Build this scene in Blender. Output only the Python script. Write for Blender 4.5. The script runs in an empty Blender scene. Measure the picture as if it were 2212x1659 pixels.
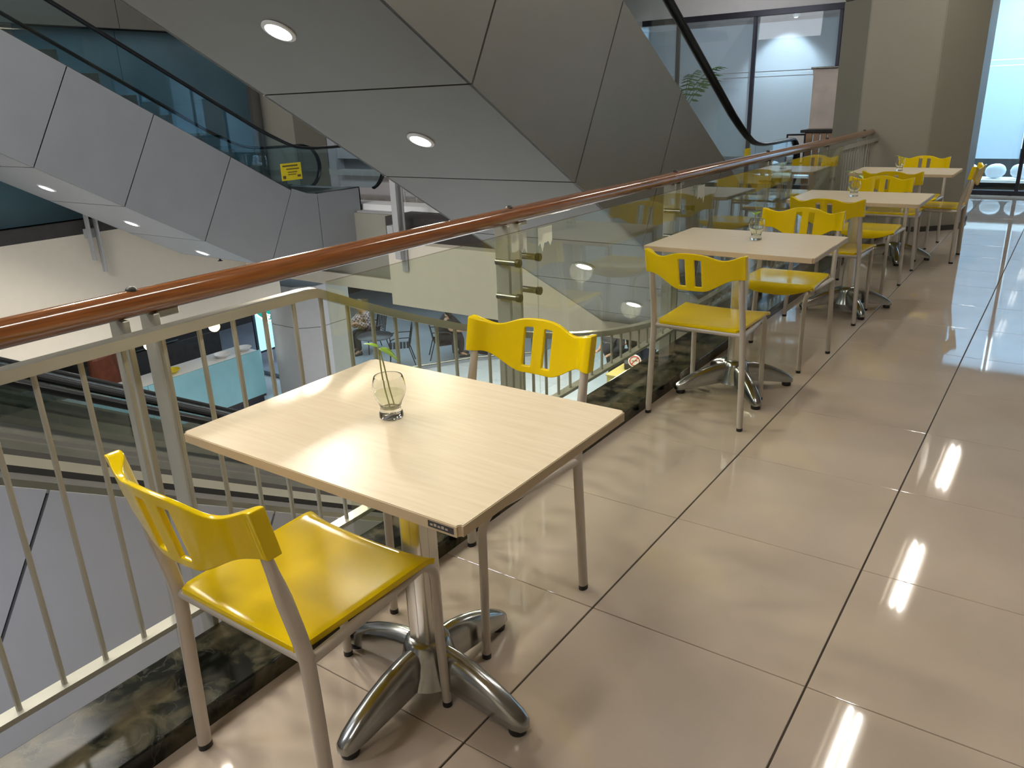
import bpy, bmesh, math, random
from mathutils import Vector, Matrix
random.seed(7)
C = bpy.context.scene.collection
SC = bpy.context.scene
PI = math.pi

# ------------------------------------------------------------------ camera
F_PX = 1684.54
YAW, PITCH, ROLL, CAM_H = 0.621266, -0.347112, -0.0365775, 1.38
cy, sy, cp, sp = math.cos(YAW), math.sin(YAW), math.cos(PITCH), math.sin(PITCH)
fwd = Vector((-sy*cp, cy*cp, sp)); rgt = Vector((cy, sy, 0)); upv = rgt.cross(fwd)
cr, sr = math.cos(ROLL), math.sin(ROLL)
cx_, cy_ = rgt*cr + upv*sr, -rgt*sr + upv*cr
cam_d = bpy.data.cameras.new('camera'); cam = bpy.data.objects.new('camera', cam_d); C.objects.link(cam)
cam_d.sensor_width = 36; cam_d.sensor_fit = 'HORIZONTAL'; cam_d.lens = F_PX/2212*36
cam_d.clip_start = 0.05; cam_d.clip_end = 200
cam.matrix_world = Matrix(((cx_.x, cy_.x, -fwd.x, 0), (cx_.y, cy_.y, -fwd.y, 0), (cx_.z, cy_.z, -fwd.z, CAM_H), (0, 0, 0, 1)))
SC.camera = cam

# ------------------------------------------------------------------ world, exposure, large lights
SC.view_settings.view_transform = 'Standard'; SC.view_settings.look = 'None'
SC.view_settings.exposure = 0.12; SC.view_settings.gamma = 1.0; SC.view_settings.use_curve_mapping = False
w = bpy.data.worlds.new('world'); SC.world = w; w.use_nodes = True
bg = w.node_tree.nodes['Background']; bg.inputs[0].default_value = (0.92, 0.90, 0.86, 1); bg.inputs[1].default_value = 0.16

def area(name, loc, size, power, col, target=None, sy_=None):
    d = bpy.data.lights.new(name, 'AREA'); d.energy = power; d.color = col; d.size = size
    if sy_: d.shape = 'RECTANGLE'; d.size_y = sy_
    o = bpy.data.objects.new(name, d); C.objects.link(o); o.location = loc
    v = (Vector(target) if target else Vector(loc) - Vector((0, 0, 1))) - Vector(loc)
    o.rotation_euler = v.to_track_quat('-Z', 'Y').to_euler()
    return o
WARM = (1.0, 0.86, 0.66); COOL = (0.62, 0.82, 1.0)
area('shop_light', (-0.2, 13.4, 2.55), 2.2, 230, (.5, .78, 1.0))
area('shop_light', (-4.6, 13.9, 2.55), 2.6, 8, (0.72, 0.82, 1.0))
area('cafe_light', (-13.2, 12.5, -1.35), 4.0, 160, (0.68, 0.85, 1.0))
area('lower_hall_light', (-6.5, 11.5, -1.35), 4.5, 330, (1.0, 0.97, 0.93))
area('atrium_fill', (-8.0, 1.0, 6.5), 5.0, 420, (1.0, 0.95, 0.86))
area('atrium_fill', (-5.2, -2.5, 5.2), 2.5, 420, (0.93, 0.95, 1.0), (-11, 5.5, -.2))  # added fill without a fixture, brightens the far escalator side and bulkhead
area('under_slab_fill', (-1.9, 0.6, -.62), 1.6, 8, (0.72, 0.78, 1.0), (-3.2, .6, -1.3))  # added fill, no lamp known here; lifts the lower escalator cladding
area('lower_atrium_fill', (-8.0, 3.0, -1.2), 2.5, 170, (0.95, 0.95, 0.92))  # fill in the open void for the lower level, no fixture modelled

# ------------------------------------------------------------------ materials
def mat(name, col, rough=0.5, metal=0.0, spec=0.5, noise=0.0, nscale=8.0, coat=0.0, bump=0.0, bscale=60.0, emit=None, estr=0.0, stretch=None):
    m = bpy.data.materials.new(name); m.use_nodes = True
    nt = m.node_tree; b = nt.nodes['Principled BSDF']
    b.inputs['Base Color'].default_value = (*col, 1); b.inputs['Roughness'].default_value = rough
    b.inputs['Metallic'].default_value = metal; b.inputs['Specular IOR Level'].default_value = spec
    b.inputs['Coat Weight'].default_value = coat; b.inputs['Coat Roughness'].default_value = 0.06
    if emit: b.inputs['Emission Color'].default_value = (*emit, 1); b.inputs['Emission Strength'].default_value = estr
    if noise or bump:
        tc = nt.nodes.new('ShaderNodeTexCoord'); mp = nt.nodes.new('ShaderNodeMapping')
        nt.links.new(tc.outputs['Object'], mp.inputs[0])
        if stretch: mp.inputs['Scale'].default_value = stretch
    if noise:
        n = nt.nodes.new('ShaderNodeTexNoise'); n.inputs['Scale'].default_value = nscale; n.inputs['Detail'].default_value = 5
        r = nt.nodes.new('ShaderNodeValToRGB')
        r.color_ramp.elements[0].position = 0.3; r.color_ramp.elements[1].position = 0.7
        r.color_ramp.elements[0].color = (*[c*(1-noise) for c in col], 1); r.color_ramp.elements[1].color = (*[min(1, c*(1+noise)) for c in col], 1)
        nt.links.new(mp.outputs[0], n.inputs['Vector']); nt.links.new(n.outputs['Fac'], r.inputs[0]); nt.links.new(r.outputs[0], b.inputs['Base Color'])
    if bump:
        n2 = nt.nodes.new('ShaderNodeTexNoise'); n2.inputs['Scale'].default_value = bscale
        bp = nt.nodes.new('ShaderNodeBump'); bp.inputs['Strength'].default_value = bump; bp.inputs['Distance'].default_value = 0.002
        nt.links.new(mp.outputs[0], n2.inputs['Vector']); nt.links.new(n2.outputs['Fac'], bp.inputs['Height']); nt.links.new(bp.outputs[0], b.inputs['Normal'])
    return m

def glass_mat(name, tint, refl=1.0, haze=0.0, hazecol=(1, 1, 1)):
    """thin sheet glass: clear tinted transmission plus a mirror reflection that grows towards grazing angles"""
    m = bpy.data.materials.new(name); m.use_nodes = True; nt = m.node_tree
    nt.nodes.clear(); N = nt.nodes.new; L = nt.links.new
    out = N('ShaderNodeOutputMaterial'); tr = N('ShaderNodeBsdfTransparent'); tr.inputs[0].default_value = (*tint, 1)
    gl = N('ShaderNodeBsdfGlossy'); gl.inputs['Roughness'].default_value = 0.0; gl.inputs[0].default_value = (1, 1, 1, 1)
    lw = N('ShaderNodeLayerWeight'); lw.inputs['Blend'].default_value = 0.5
    pw = N('ShaderNodeMath'); pw.operation = 'POWER'; pw.inputs[1].default_value = 5
    ma = N('ShaderNodeMath'); ma.operation = 'MULTIPLY_ADD'; ma.inputs[1].default_value = 0.96*refl; ma.inputs[2].default_value = 0.045*refl
    mx = N('ShaderNodeMixShader')
    L(lw.outputs['Facing'], pw.inputs[0]); L(pw.outputs[0], ma.inputs[0]); L(ma.outputs[0], mx.inputs[0])
    src = tr
    if haze:
        df = N('ShaderNodeBsdfTranslucent'); df.inputs[0].default_value = (*hazecol, 1)
        d2 = N('ShaderNodeBsdfDiffuse'); d2.inputs[0].default_value = (*hazecol, 1)
        m1 = N('ShaderNodeMixShader'); m1.inputs[0].default_value = 0.4; L(df.outputs[0], m1.inputs[1]); L(d2.outputs[0], m1.inputs[2])
        m2 = N('ShaderNodeMixShader'); m2.inputs[0].default_value = haze; L(tr.outputs[0], m2.inputs[1]); L(m1.outputs[0], m2.inputs[2]); src = m2
    L(src.outputs[0], mx.inputs[1]); L(gl.outputs[0], mx.inputs[2]); L(mx.outputs[0], out.inputs[0])
    return m

def emis(name, col, s):
    m = bpy.data.materials.new(name); m.use_nodes = True; nt = m.node_tree; nt.nodes.clear()
    e = nt.nodes.new('ShaderNodeEmission'); e.inputs[0].default_value = (*col, 1); e.inputs[1].default_value = s
    o = nt.nodes.new('ShaderNodeOutputMaterial'); nt.links.new(e.outputs[0], o.inputs[0]); return m

def marble(name):
    m = mat(name, (0.02, 0.025, 0.018), rough=0.12, spec=0.35); nt = m.node_tree; b = nt.nodes['Principled BSDF']; N = nt.nodes.new; L = nt.links.new
    tc = N('ShaderNodeTexCoord'); n = N('ShaderNodeTexNoise'); n.inputs['Scale'].default_value = 11; n.inputs['Detail'].default_value = 6; n.inputs['Distortion'].default_value = .5
    r = N('ShaderNodeValToRGB'); e = r.color_ramp.elements
    e[0].position = .42; e[0].color = (.004, .005, .003, 1); e[1].position = .62; e[1].color = (.075, .062, .036, 1)
    x = e.new(.5); x.color = (.035, .034, .020, 1)
    v = N('ShaderNodeTexVoronoi'); v.feature = 'DISTANCE_TO_EDGE'; v.inputs['Scale'].default_value = 4
    nm = N('ShaderNodeVectorMath'); nm.operation = 'MULTIPLY_ADD'; nm.inputs[1].default_value = (.35, .35, .35)
    L(tc.outputs['Object'], n.inputs['Vector']); L(n.outputs['Color'], nm.inputs[0]); L(tc.outputs['Object'], nm.inputs[2]); L(nm.outputs[0], v.inputs['Vector'])
    r2 = N('ShaderNodeValToRGB'); r2.color_ramp.elements[0].color = (1, 1, 1, 1); r2.color_ramp.elements[0].position = 0; r2.color_ramp.elements[1].position = .025; r2.color_ramp.elements[1].color = (0, 0, 0, 1)
    L(v.outputs['Distance'], r2.inputs[0]); L(n.outputs['Fac'], r.inputs[0])
    mx = N('ShaderNodeMix'); mx.data_type = 'RGBA'; mx.inputs[7].default_value = (.14, .14, .11, 1)
    ml = N('ShaderNodeMath'); ml.operation = 'MULTIPLY'; ml.inputs[1].default_value = .22
    L(r2.outputs[0], ml.inputs[0]); L(ml.outputs[0], mx.inputs[0]); L(r.outputs[0], mx.inputs[6]); L(mx.outputs[2], b.inputs['Base Color'])
    return m

def wood_top(name):
    m = mat(name, (0.72, 0.62, 0.47), rough=0.32, spec=0.4); nt = m.node_tree; b = nt.nodes['Principled BSDF']; N = nt.nodes.new; L = nt.links.new
    tc = N('ShaderNodeTexCoord'); mp = N('ShaderNodeMapping'); mp.inputs['Scale'].default_value = (3, 45, 3)
    n = N('ShaderNodeTexNoise'); n.inputs['Scale'].default_value = 2.2; n.inputs['Detail'].default_value = 6; n.inputs['Distortion'].default_value = .4
    r = N('ShaderNodeValToRGB'); r.color_ramp.elements[0].position = .3; r.color_ramp.elements[1].position = .7
    r.color_ramp.elements[0].color = (.70, .59, .42, 1); r.color_ramp.elements[1].color = (.77, .67, .50, 1)
    L(tc.outputs['Object'], mp.inputs[0]); L(mp.outputs[0], n.inputs['Vector']); L(n.outputs['Fac'], r.inputs[0]); L(r.outputs[0], b.inputs['Base Color'])
    return m

def plaid(name):
    m = mat(name, (.3, .2, .2), rough=.9); nt = m.node_tree; b = nt.nodes['Principled BSDF']; N = nt.nodes.new; L = nt.links.new
    tc = N('ShaderNodeTexCoord'); ck = N('ShaderNodeTexChecker'); ck.inputs['Scale'].default_value = 22
    ck.inputs[1].default_value = (.32, .25, .26, 1); ck.inputs[2].default_value = (.06, .04, .06, 1)
    L(tc.outputs['Object'], ck.inputs['Vector']); L(ck.outputs[0], b.inputs['Base Color']); return m

M = dict(
    tile=mat('beige_porcelain', (0.465, 0.392, 0.328), rough=0.04, spec=0.5, noise=0.06, nscale=3.0),
    grout=mat('dark_grout', (0.05, 0.035, 0.025), rough=0.8, noise=.2),
    floorplain=mat('beige_stone', (0.47, 0.40, 0.32), rough=0.12, noise=0.05, nscale=3),
    kerb=marble('dark_green_marble'),
    black=mat('black_rubber', (0.012, 0.012, 0.013), rough=0.45, noise=.2),
    hand=mat('black_handrail_rubber', (0.010, 0.011, 0.013), rough=0.2, spec=.18, noise=.1),
    yellow=mat('yellow_lacquer', (0.76, 0.55, 0.002), rough=0.16, spec=0.28, coat=0.04, noise=0.03, nscale=12),
    tube=mat('beige_grey_painted_tube', (0.52, 0.475, 0.42), rough=0.36, metal=0.2, noise=.05),
    chrome=mat('polished_aluminium', (0.40, 0.41, 0.41), rough=0.2, metal=1.0, noise=.04),
    satin=mat('satin_aluminium', (0.74, 0.72, 0.66), rough=0.27, metal=0.85, noise=.04),
    steel=mat('brushed_stainless', (0.22, 0.22, 0.195), rough=0.26, metal=0.9, noise=.08, nscale=20, stretch=(1, .1, 1)),
    rail=mat('cream_grey_painted_steel', (0.40, 0.395, 0.345), rough=0.3, metal=0.25, noise=.05),
    wood=mat('varnished_brown_wood', (0.205, 0.070, 0.018), rough=0.16, coat=0.7, noise=0.35, nscale=4, stretch=(30, 1.2, 30)),
    top=wood_top('pale_maple_laminate'),
    edge=mat('pale_edge_band', (0.58, 0.46, 0.30), rough=0.4, noise=.05),
    sticker=mat('dark_sticker', (0.05, 0.05, 0.055), rough=.5, noise=.2),
    clad=mat('grey_composite_panel', (0.168, 0.161, 0.142), rough=0.45, metal=0.35, spec=.4, noise=.035, nscale=2.5, bump=.12, bscale=220),
    clad2=mat('pale_grey_composite_panel', (0.30, 0.31, 0.325), rough=0.42, metal=0.2, spec=.4, noise=.035, nscale=2.5, bump=.1, bscale=220),
    deckgrey=mat('olive_grey_deck', (0.085, 0.083, 0.066), rough=0.4, noise=.08),
    core=mat('dark_joint', (0.02, 0.02, 0.02), rough=.8, noise=.1),
    cream=mat('cream_paint', (0.62, 0.56, 0.46), rough=0.6, noise=.02),
    colp=mat('beige_column_paint', (0.255, 0.243, 0.198), rough=0.5, noise=.03, nscale=2),
    greyw=mat('grey_paint', (0.36, 0.36, 0.36), rough=0.6, noise=.03),
    white=mat('white_paint', (0.78, 0.78, 0.78), rough=0.5, noise=.02),
    ceil=mat('ceiling_paint', (0.50, 0.45, 0.38), rough=0.7, noise=.03),
    dark=mat('dark_brown_paint', (0.035, 0.030, 0.028), rough=0.6, noise=.2),
    darkframe=mat('dark_metal_frame', (0.03, 0.03, 0.045), rough=0.35, metal=.4, noise=.1),
    teal=mat('teal_back_painted_glass', (0.065, 0.125, 0.155), rough=0.25, spec=.5, noise=.3, nscale=.6),
    glass=glass_mat('balustrade_glass', (0.88, 0.91, 0.85), 1.25),
    glassc=glass_mat('shop_glass', (0.95, 0.97, 0.97), .8),
    glasst=glass_mat('blue_tinted_glass', (0.80, 0.89, 0.92), .8),
    glassk=glass_mat('escalator_glass', (0.86, 0.91, 0.92), 1.0),
    frost=glass_mat('frosted_film', (0.9, 0.95, 1.0), .5, .93, (0.80, 0.88, 0.95)),
    tube_light=emis('fluorescent_glow', (1.0, 0.95, 0.86), 75),
    down=emis('downlight_glow', (1.0, 0.96, 0.88), 70),
    down2=emis('small_downlight_glow', (1.0, 0.97, 0.92), 22),
    warmglow=emis('warm_pendant_glow', (1.0, 0.78, 0.42), 9),
    cyanglow=emis('cyan_backlight', (0.45, 0.9, 1.0), 1.2),
    whiteglow=emis('white_letter_glow', (0.85, 0.97, 1.0), 2.2),
    greenglow=emis('green_sign_glow', (0.02, 0.42, 0.36), 0.9),
    counter=mat('frosted_blue_counter_glass', (0.17, 0.33, 0.37), rough=.2, noise=.12, nscale=1.5, emit=(.15, .5, .6), estr=.10),
    lowtile=mat('pale_polished_tile', (0.55, 0.58, 0.62), rough=.12, noise=.05, nscale=2),
    cafefloor=mat('blue_grey_cafe_floor', (0.26, 0.29, 0.34), rough=.35, noise=.12, nscale=1.2),
    blackmetal=mat('black_wire_metal', (0.02, 0.022, 0.03), rough=.35, metal=.5, noise=.1),
    leather=mat('reddish_brown_leather', (0.22, 0.06, 0.025), rough=.45, noise=.15),
    sky=mat('yellow_sign_face', (0.70, 0.56, 0.01), rough=.4, noise=.04),
    red=mat('red_print', (0.45, 0.04, 0.04), rough=.5, noise=.05),
    printdark=mat('dark_print', (0.12, 0.09, 0.02), rough=.5, noise=.1),
    leaf=mat('light_green_leaf', (0.24, 0.42, 0.03), rough=.4, noise=.2, nscale=30),
    stem=mat('pale_green_stem', (0.32, 0.33, 0.10), rough=.45, noise=.1),
    palm=mat('palm_green', (0.06, 0.16, 0.03), rough=.5, noise=.2, nscale=20),
    terracotta=mat('grey_pot', (0.2, 0.19, 0.18), rough=.6, noise=.1),
    banner=mat('faded_pink_banner_print', (0.66, 0.58, 0.53), rough=.6, noise=.2, nscale=2.5),
    plank=mat('light_brown_slat', (0.36, 0.22, 0.13), rough=.5, noise=.15, nscale=6),
    cushion=mat('white_cushion', (0.75, 0.76, 0.78), rough=.9, noise=.03),
    skin=mat('skin', (0.36, 0.20, 0.13), rough=.55, noise=.05),
    hair=mat('black_hair', (0.012, 0.010, 0.010), rough=.5, noise=.2),
    plaid=plaid('plaid_shirt'),
    navy=mat('navy_cloth', (0.02, 0.025, 0.05), rough=.9, noise=.1),
    blackcloth=mat('black_cloth', (0.018, 0.016, 0.02), rough=.9, noise=.15),
    whitecloth=mat('white_cloth', (0.6, 0.6, 0.62), rough=.9, noise=.05),
    yellowbox=mat('mustard_counter', (0.42, 0.34, 0.10), rough=.4, noise=.06),
)
def make_cup_glass():
    m = bpy.data.materials.new('clear_glass'); m.use_nodes = True; b = m.node_tree.nodes['Principled BSDF']
    b.inputs['Base Color'].default_value = (.98, .99, .97, 1); b.inputs['Roughness'].default_value = 0; b.inputs['IOR'].default_value = 1.45; b.inputs['Transmission Weight'].default_value = 1
    return m
M['cup'] = make_cup_glass()
M['water'] = glass_mat('water', (.95, .97, .90), .6)

# ------------------------------------------------------------------ mesh helpers
def link_mesh(name, bm, m, parent=None, smooth=None, recalc=True):
    if recalc: bmesh.ops.recalc_face_normals(bm, faces=bm.faces)
    me = bpy.data.meshes.new(name); bm.to_mesh(me); bm.free()
    if smooth is not None:
        for p in me.polygons: p.use_smooth = True
        me.set_sharp_from_angle(angle=math.radians(smooth))
    for mm in (m if isinstance(m, (list, tuple)) else [m]): me.materials.append(mm)
    o = bpy.data.objects.new(name, me); C.objects.link(o)
    if parent is not None: o.parent = parent
    return o
def box(bm, x0, x1, y0, y1, z0, z1, bev=0.0, seg=1, mi=0):
    r = bmesh.ops.create_cube(bm, size=1); vs = r['verts']
    for v in vs:
        v.co = Vector(((x0+x1)/2 + v.co.x*(x1-x0), (y0+y1)/2 + v.co.y*(y1-y0), (z0+z1)/2 + v.co.z*(z1-z0)))
    fs = {f for v in vs for f in v.link_faces}
    for f in fs: f.material_index = mi
    if bev: bmesh.ops.bevel(bm, geom=list({e for v in vs for e in v.link_edges}), offset=bev, segments=seg, affect='EDGES', profile=.5)
def boxo(name, x0, x1, y0, y1, z0, z1, m, parent=None, bev=0.0, seg=1):
    bm = bmesh.new(); box(bm, x0, x1, y0, y1, z0, z1, bev, seg); return link_mesh(name, bm, m, parent)
def tube(bm, pts, r, n=10, r2=None, caps=True, closed=False, up=None):
    """sweep an ellipse (r across the frame normal, r2 along the binormal) along pts"""
    pts = [Vector(p) for p in pts]; rings = []; r2 = r2 or r
    N = len(pts); nrm = None
    for i, p in enumerate(pts):
        a = pts[(i-1) % N] if (closed or i > 0) else pts[i]; b = pts[(i+1) % N] if (closed or i < N-1) else pts[i]
        t = (b - a).normalized()
        if up is not None: u = (Vector(up) - t*Vector(up).dot(t)).normalized()
        elif nrm is None:
            h = Vector((0, 0, 1)) if abs(t.z) < .9 else Vector((1, 0, 0)); u = (h - t*h.dot(t)).normalized()
        else: u = (nrm - t*nrm.dot(t)).normalized()
        nrm = u; v = t.cross(u)
        rr = r[i] if isinstance(r, (list, tuple)) else r; q = r2[i] if isinstance(r2, (list, tuple)) else r2
        rings.append([bm.verts.new(p + u*math.cos(2*PI*k/n)*rr + v*math.sin(2*PI*k/n)*q) for k in range(n)])
    M_ = N if closed else N-1
    for i in range(M_):
        A, B = rings[i], rings[(i+1) % N]
        for k in range(n): bm.faces.new((A[k], A[(k+1) % n], B[(k+1) % n], B[k]))
    if caps and not closed: bm.faces.new(rings[0][::-1]); bm.faces.new(rings[-1])
def tubeo(name, pts, r, m, parent=None, n=10, r2=None, up=None, closed=False):
    bm = bmesh.new(); tube(bm, pts, r, n, r2, up=up, closed=closed); return link_mesh(name, bm, m, parent, smooth=40)
def lathe(bm, prof, n=24, c=(0, 0, 0)):
    rings = []
    for r, z in prof:
        if r < 1e-5: rings.append([bm.verts.new((c[0], c[1], c[2]+z))])
        else: rings.append([bm.verts.new((c[0]+r*math.cos(2*PI*k/n), c[1]+r*math.sin(2*PI*k/n), c[2]+z)) for k in range(n)])
    for A, B in zip(rings, rings[1:]):
        if len(A) == 1 and len(B) == 1: continue
        for k in range(n):
            k2 = (k+1) % n
            if len(A) == 1: bm.faces.new((A[0], B[k2], B[k]))
            elif len(B) == 1: bm.faces.new((A[k], A[k2], B[0]))
            else: bm.faces.new((A[k], A[k2], B[k2], B[k]))
def latheo(name, prof, m, parent=None, n=24, c=(0, 0, 0), smooth=50):
    bm = bmesh.new(); lathe(bm, prof, n, c); return link_mesh(name, bm, m, parent, smooth=smooth)
def prism(bm, poly, d, mi=0):
    """poly: 3D points of a planar polygon, extruded by vector d"""
    d = Vector(d); a = [bm.verts.new(Vector(p)) for p in poly]; b = [bm.verts.new(Vector(p)+d) for p in poly]
    n = len(a); fs = [bm.faces.new(a[::-1]), bm.faces.new(b)]
    for i in range(n): fs.append(bm.faces.new((a[i], a[(i+1) % n], b[(i+1) % n], b[i])))
    for f in fs: f.material_index = mi
def prismo(name, poly, d, m, parent=None, bev=0.0):
    bm = bmesh.new(); prism(bm, poly, d)
    if bev: bmesh.ops.bevel(bm, geom=bm.edges[:], offset=bev, segments=1, affect='EDGES')
    return link_mesh(name, bm, m, parent)
def arc(c, r, a0, a1, n, plane='yz', x=0):
    out = []
    for i in range(n+1):
        a = a0 + (a1-a0)*i/n; u, v = c[0]+r*math.cos(a), c[1]+r*math.sin(a)
        out.append((x, u, v) if plane == 'yz' else (u, x, v))
    return out
def smooth_path(pts, k=6):
    """Catmull-Rom"""
    P = [Vector(p) for p in pts]; P = [P[0]*2-P[1]] + P + [P[-1]*2-P[-2]]; out = []
    for i in range(1, len(P)-2):
        for j in range(k):
            t = j/k; a, b, c, d = P[i-1], P[i], P[i+1], P[i+2]
            out.append(.5*((2*b) + (c-a)*t + (2*a-5*b+4*c-d)*t*t + (3*b-a-3*c+d)*t**3))
    out.append(P[-2]); return out
def thing(name, label, cat, loc=(0, 0, 0), rz=0.0, group=None):
    o = bpy.data.objects.new(name, None); C.objects.link(o); o.empty_display_size = .1
    o.location = loc; o.rotation_euler = (0, 0, rz); tag(o, label, cat, group); return o
def tag(o, label, cat, group=None):
    o['label'] = label; o['category'] = cat
    if group: o['group'] = group
    return o
def struct(o, label=None):
    o['kind'] = 'structure'
    if label: o['label'] = label
    return o
KIDS = {}
def dup(root, loc, rz, label, group=None):
    r = root.copy(); C.objects.link(r); r.location = loc; r.rotation_euler = (0, 0, rz); r['label'] = label
    if group: r['group'] = group
    def rec(src, dst):
        for ch in [c for c in list(src.children)]:
            k = ch.copy(); C.objects.link(k); k.parent = dst; rec(ch, k)
    rec(root, r); return r
def share(o, loc, rz=0, scale=None):
    k = o.copy(); C.objects.link(k); k.location = loc; k.rotation_euler = (0, 0, rz); k.parent = o.parent
    if scale: k.scale = scale
    return k

# ================================================================== SETTING
# ---- walkway floor: slab with single tiles
bm = bmesh.new(); box(bm, -1.478, 4.2, -3.0, 12.28, -.30, -.004); box(bm, -15.0, -1.478, 8.62, 12.28, -.30, -.004)
floor = struct(link_mesh('floor', bm, M['grout']), 'beige polished tile walkway beside the atrium')
def tile_mesh(wd, ln):
    bm = bmesh.new(); box(bm, -wd/2, wd/2, -ln/2, ln/2, -.012, 0, 0.0012, 1); return bm
cols = [(-1.478, -.9355), (-.9305, -.3355), (-.3305, .2645), (.2695, .8645)]
row0 = 1.0622
protos = {}
def put_tile(x0, x1, y0, y1):
    key = (round(x1-x0, 4), round(y1-y0, 4))
    if key not in protos:
        o = link_mesh('tile', tile_mesh(*key), M['tile'], floor); protos[key] = o
        o.location = ((x0+x1)/2, (y0+y1)/2, 0)
    else: share(protos[key], ((x0+x1)/2, (y0+y1)/2, 0))
for (x0, x1) in cols:
    for j in range(-2, 18):
        put_tile(x0, x1, row0+.6*j+.0012, row0+.6*(j+1)-.0012)
bm = bmesh.new()
box(bm, .8695, 4.2, -3, 12.28, -.012, 0); box(bm, -1.478, .8645, -3, row0-1.2-.0012, -.012, 0); box(bm, -1.478, .8645, row0+10.8, 12.28, -.012, 0); box(bm, -15, -1.482, 8.62, 12.28, -.012, 0)
link_mesh('floor_surface', bm, M['tile'], floor)
# ---- marble kerb
bm = bmesh.new(); box(bm, -1.735, -1.4785, -3.0, 8.62, -.30, .055, .004, 2)
struct(link_mesh('trim_1', bm, M['kerb']), 'dark green marble kerb along the edge of the walkway')
# ---- octagonal column at the end of the balustrade
def ngon_col(cx, cy0, hw, ch, z0, z1):
    h, c = hw, hw-ch
    return [(cx-c, cy0-h), (cx+c, cy0-h), (cx+h, cy0-c), (cx+h, cy0+c), (cx+c, cy0+h), (cx-c, cy0+h), (cx-h, cy0+c), (cx-h, cy0-c)]
def oct_column(name, cx, cy0, hw, ch, z0, z1, m, joints=(), label=None):
    pts = ngon_col(cx, cy0, hw, ch, z0, z1); zs = [z0] + list(joints) + [z1]
    root = None
    bm = bmesh.new(); prism(bm, [(cx+(x-cx)*.985, cy0+(y-cy0)*.985, z0) for x, y in pts], (0, 0, z1-z0)); root = struct(link_mesh(name, bm, M['core']), label)
    for a, b in zip(zs, zs[1:]):
        bm = bmesh.new(); prism(bm, [(x, y, a+.004) for x, y in pts], (0, 0, b-a-.008))
        bmesh.ops.bevel(bm, geom=bm.edges[:], offset=.006, segments=2, affect='EDGES')
        link_mesh('panel', bm, m, root)
    return root
col1 = oct_column('column', -1.56, 9.50, .66, .33, 0, 3.0, M['colp'], (2.22,), 'beige octagonal column where the wooden handrail ends')
prismo('baseboard', [(x*1.0+(-1.56)*0, y, 0) for x, y in ngon_col(-1.56, 9.50, .672, .335, 0, 0)], (0, 0, .05), M['dark'], col1)
# ---- ceiling over the walkway with recessed tube lights
bm = bmesh.new(); box(bm, -1.3, -.80, -3, 12.28, 3.0, 3.2); box(bm, -.56, 4.2, -3, 12.28, 3.0, 3.2); box(bm, -.80, -.56, -3, 12.28, 3.10, 3.2); box(bm, -15, -1.3, 8.62, 12.28, 3.0, 3.2)
struct(link_mesh('ceiling', bm, M['ceil']), 'beige ceiling over the walkway')
for k, y0 in enumerate((-1.45, 1.28, 4.03, 6.80, 9.56)):
    t = thing('tube_light', ['tube light in the ceiling slot, first of its row', 'tube light in the ceiling slot over the first table', 'tube light in the ceiling slot over the second table', 'tube light in the ceiling slot over the last tables', 'tube light in the ceiling slot near the frosted shop'][k], 'light', (-.68, y0, 3.03), 0, 'ceiling tube lights')
    boxo('housing', -.09, .09, 0, 1.26, .035, .068, M['white'], t, .004)
    tubeo('lamp_tube', [(-.035, .02, .015), (-.035, 1.24, .015)], .014, M['tube_light'], t, 12)
    tubeo('lamp_tube', [(.035, -.02, .015), (.035, 1.20, .015)], .014, M['tube_light'], t, 12)
struct(boxo('wall_right', 4.2, 4.4, -3, 12.28, 0, 3.0, M['cream']), 'cream wall out of view on the walkway side')
struct(boxo('wall_back', -1.3, 4.2, -3.2, -3.0, 0, 3.0, M['cream']), 'cream wall behind the camera')

# ---- frosted shop front at y = 12.3
shop = struct(thing('window_1', 'frosted glass shop front with dark mullions at the end of the walkway', 'window'))
del shop['category']
YS = 12.30
for xm in (-6.6, -5.4, -4.2, -3.0, -1.8, -.6, .6, 1.8):
    boxo('mullion', xm-.022, xm+.022, YS-.03, YS+.05, .0, 2.42, M['darkframe'], shop, .003)
boxo('transom', -6.6, 1.8, YS-.035, YS+.055, 2.42, 2.50, M['darkframe'], shop, .003)
boxo('sill', -6.6, 1.8, YS-.035, YS+.055, 0, .06, M['darkframe'], shop, .003)
for k in range(7):
    xa, xb = -6.6+1.2*k+.03, -6.6+1.2*(k+1)-.03
    g = boxo('pane', xa, xb, YS+.005, YS+.017, .06, 2.42, M['glassc'], shop)
    for za, zb in ((.46, 1.592), (1.604, 1.662), (1.674, 2.33 if xb < -1 else 2.415)):
        boxo('frosted_film', xa+.004, xb-.004, YS+.0175, YS+.0185, za, zb, M['frost'], g)
struct(boxo('wall_shop_header', -15, 4.2, YS-.02, YS+.2, 2.50, 3.0, M['white']), 'white bulkhead over the shop front')
bm = bmesh.new(); box(bm, -6.8, 4.2, 15.3, 15.5, 0, 2.7); box(bm, -6.8, -6.65, 12.5, 15.3, 0, 2.7); box(bm, 4.05, 4.2, 12.5, 15.3, 0, 2.7); box(bm, -6.65, 4.05, 12.36, 15.3, 2.62, 2.7); box(bm, -1.9, -1.8, 12.4, 15.3, 0, 2.62)
struct(link_mesh('wall_shop', bm, M['white']), 'white walls inside the frosted shop')
struct(boxo('floor_shop', -6.8, 4.2, 12.28, 15.5, -.3, 0, M['floorplain']), 'pale floor inside the frosted shop')
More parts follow.
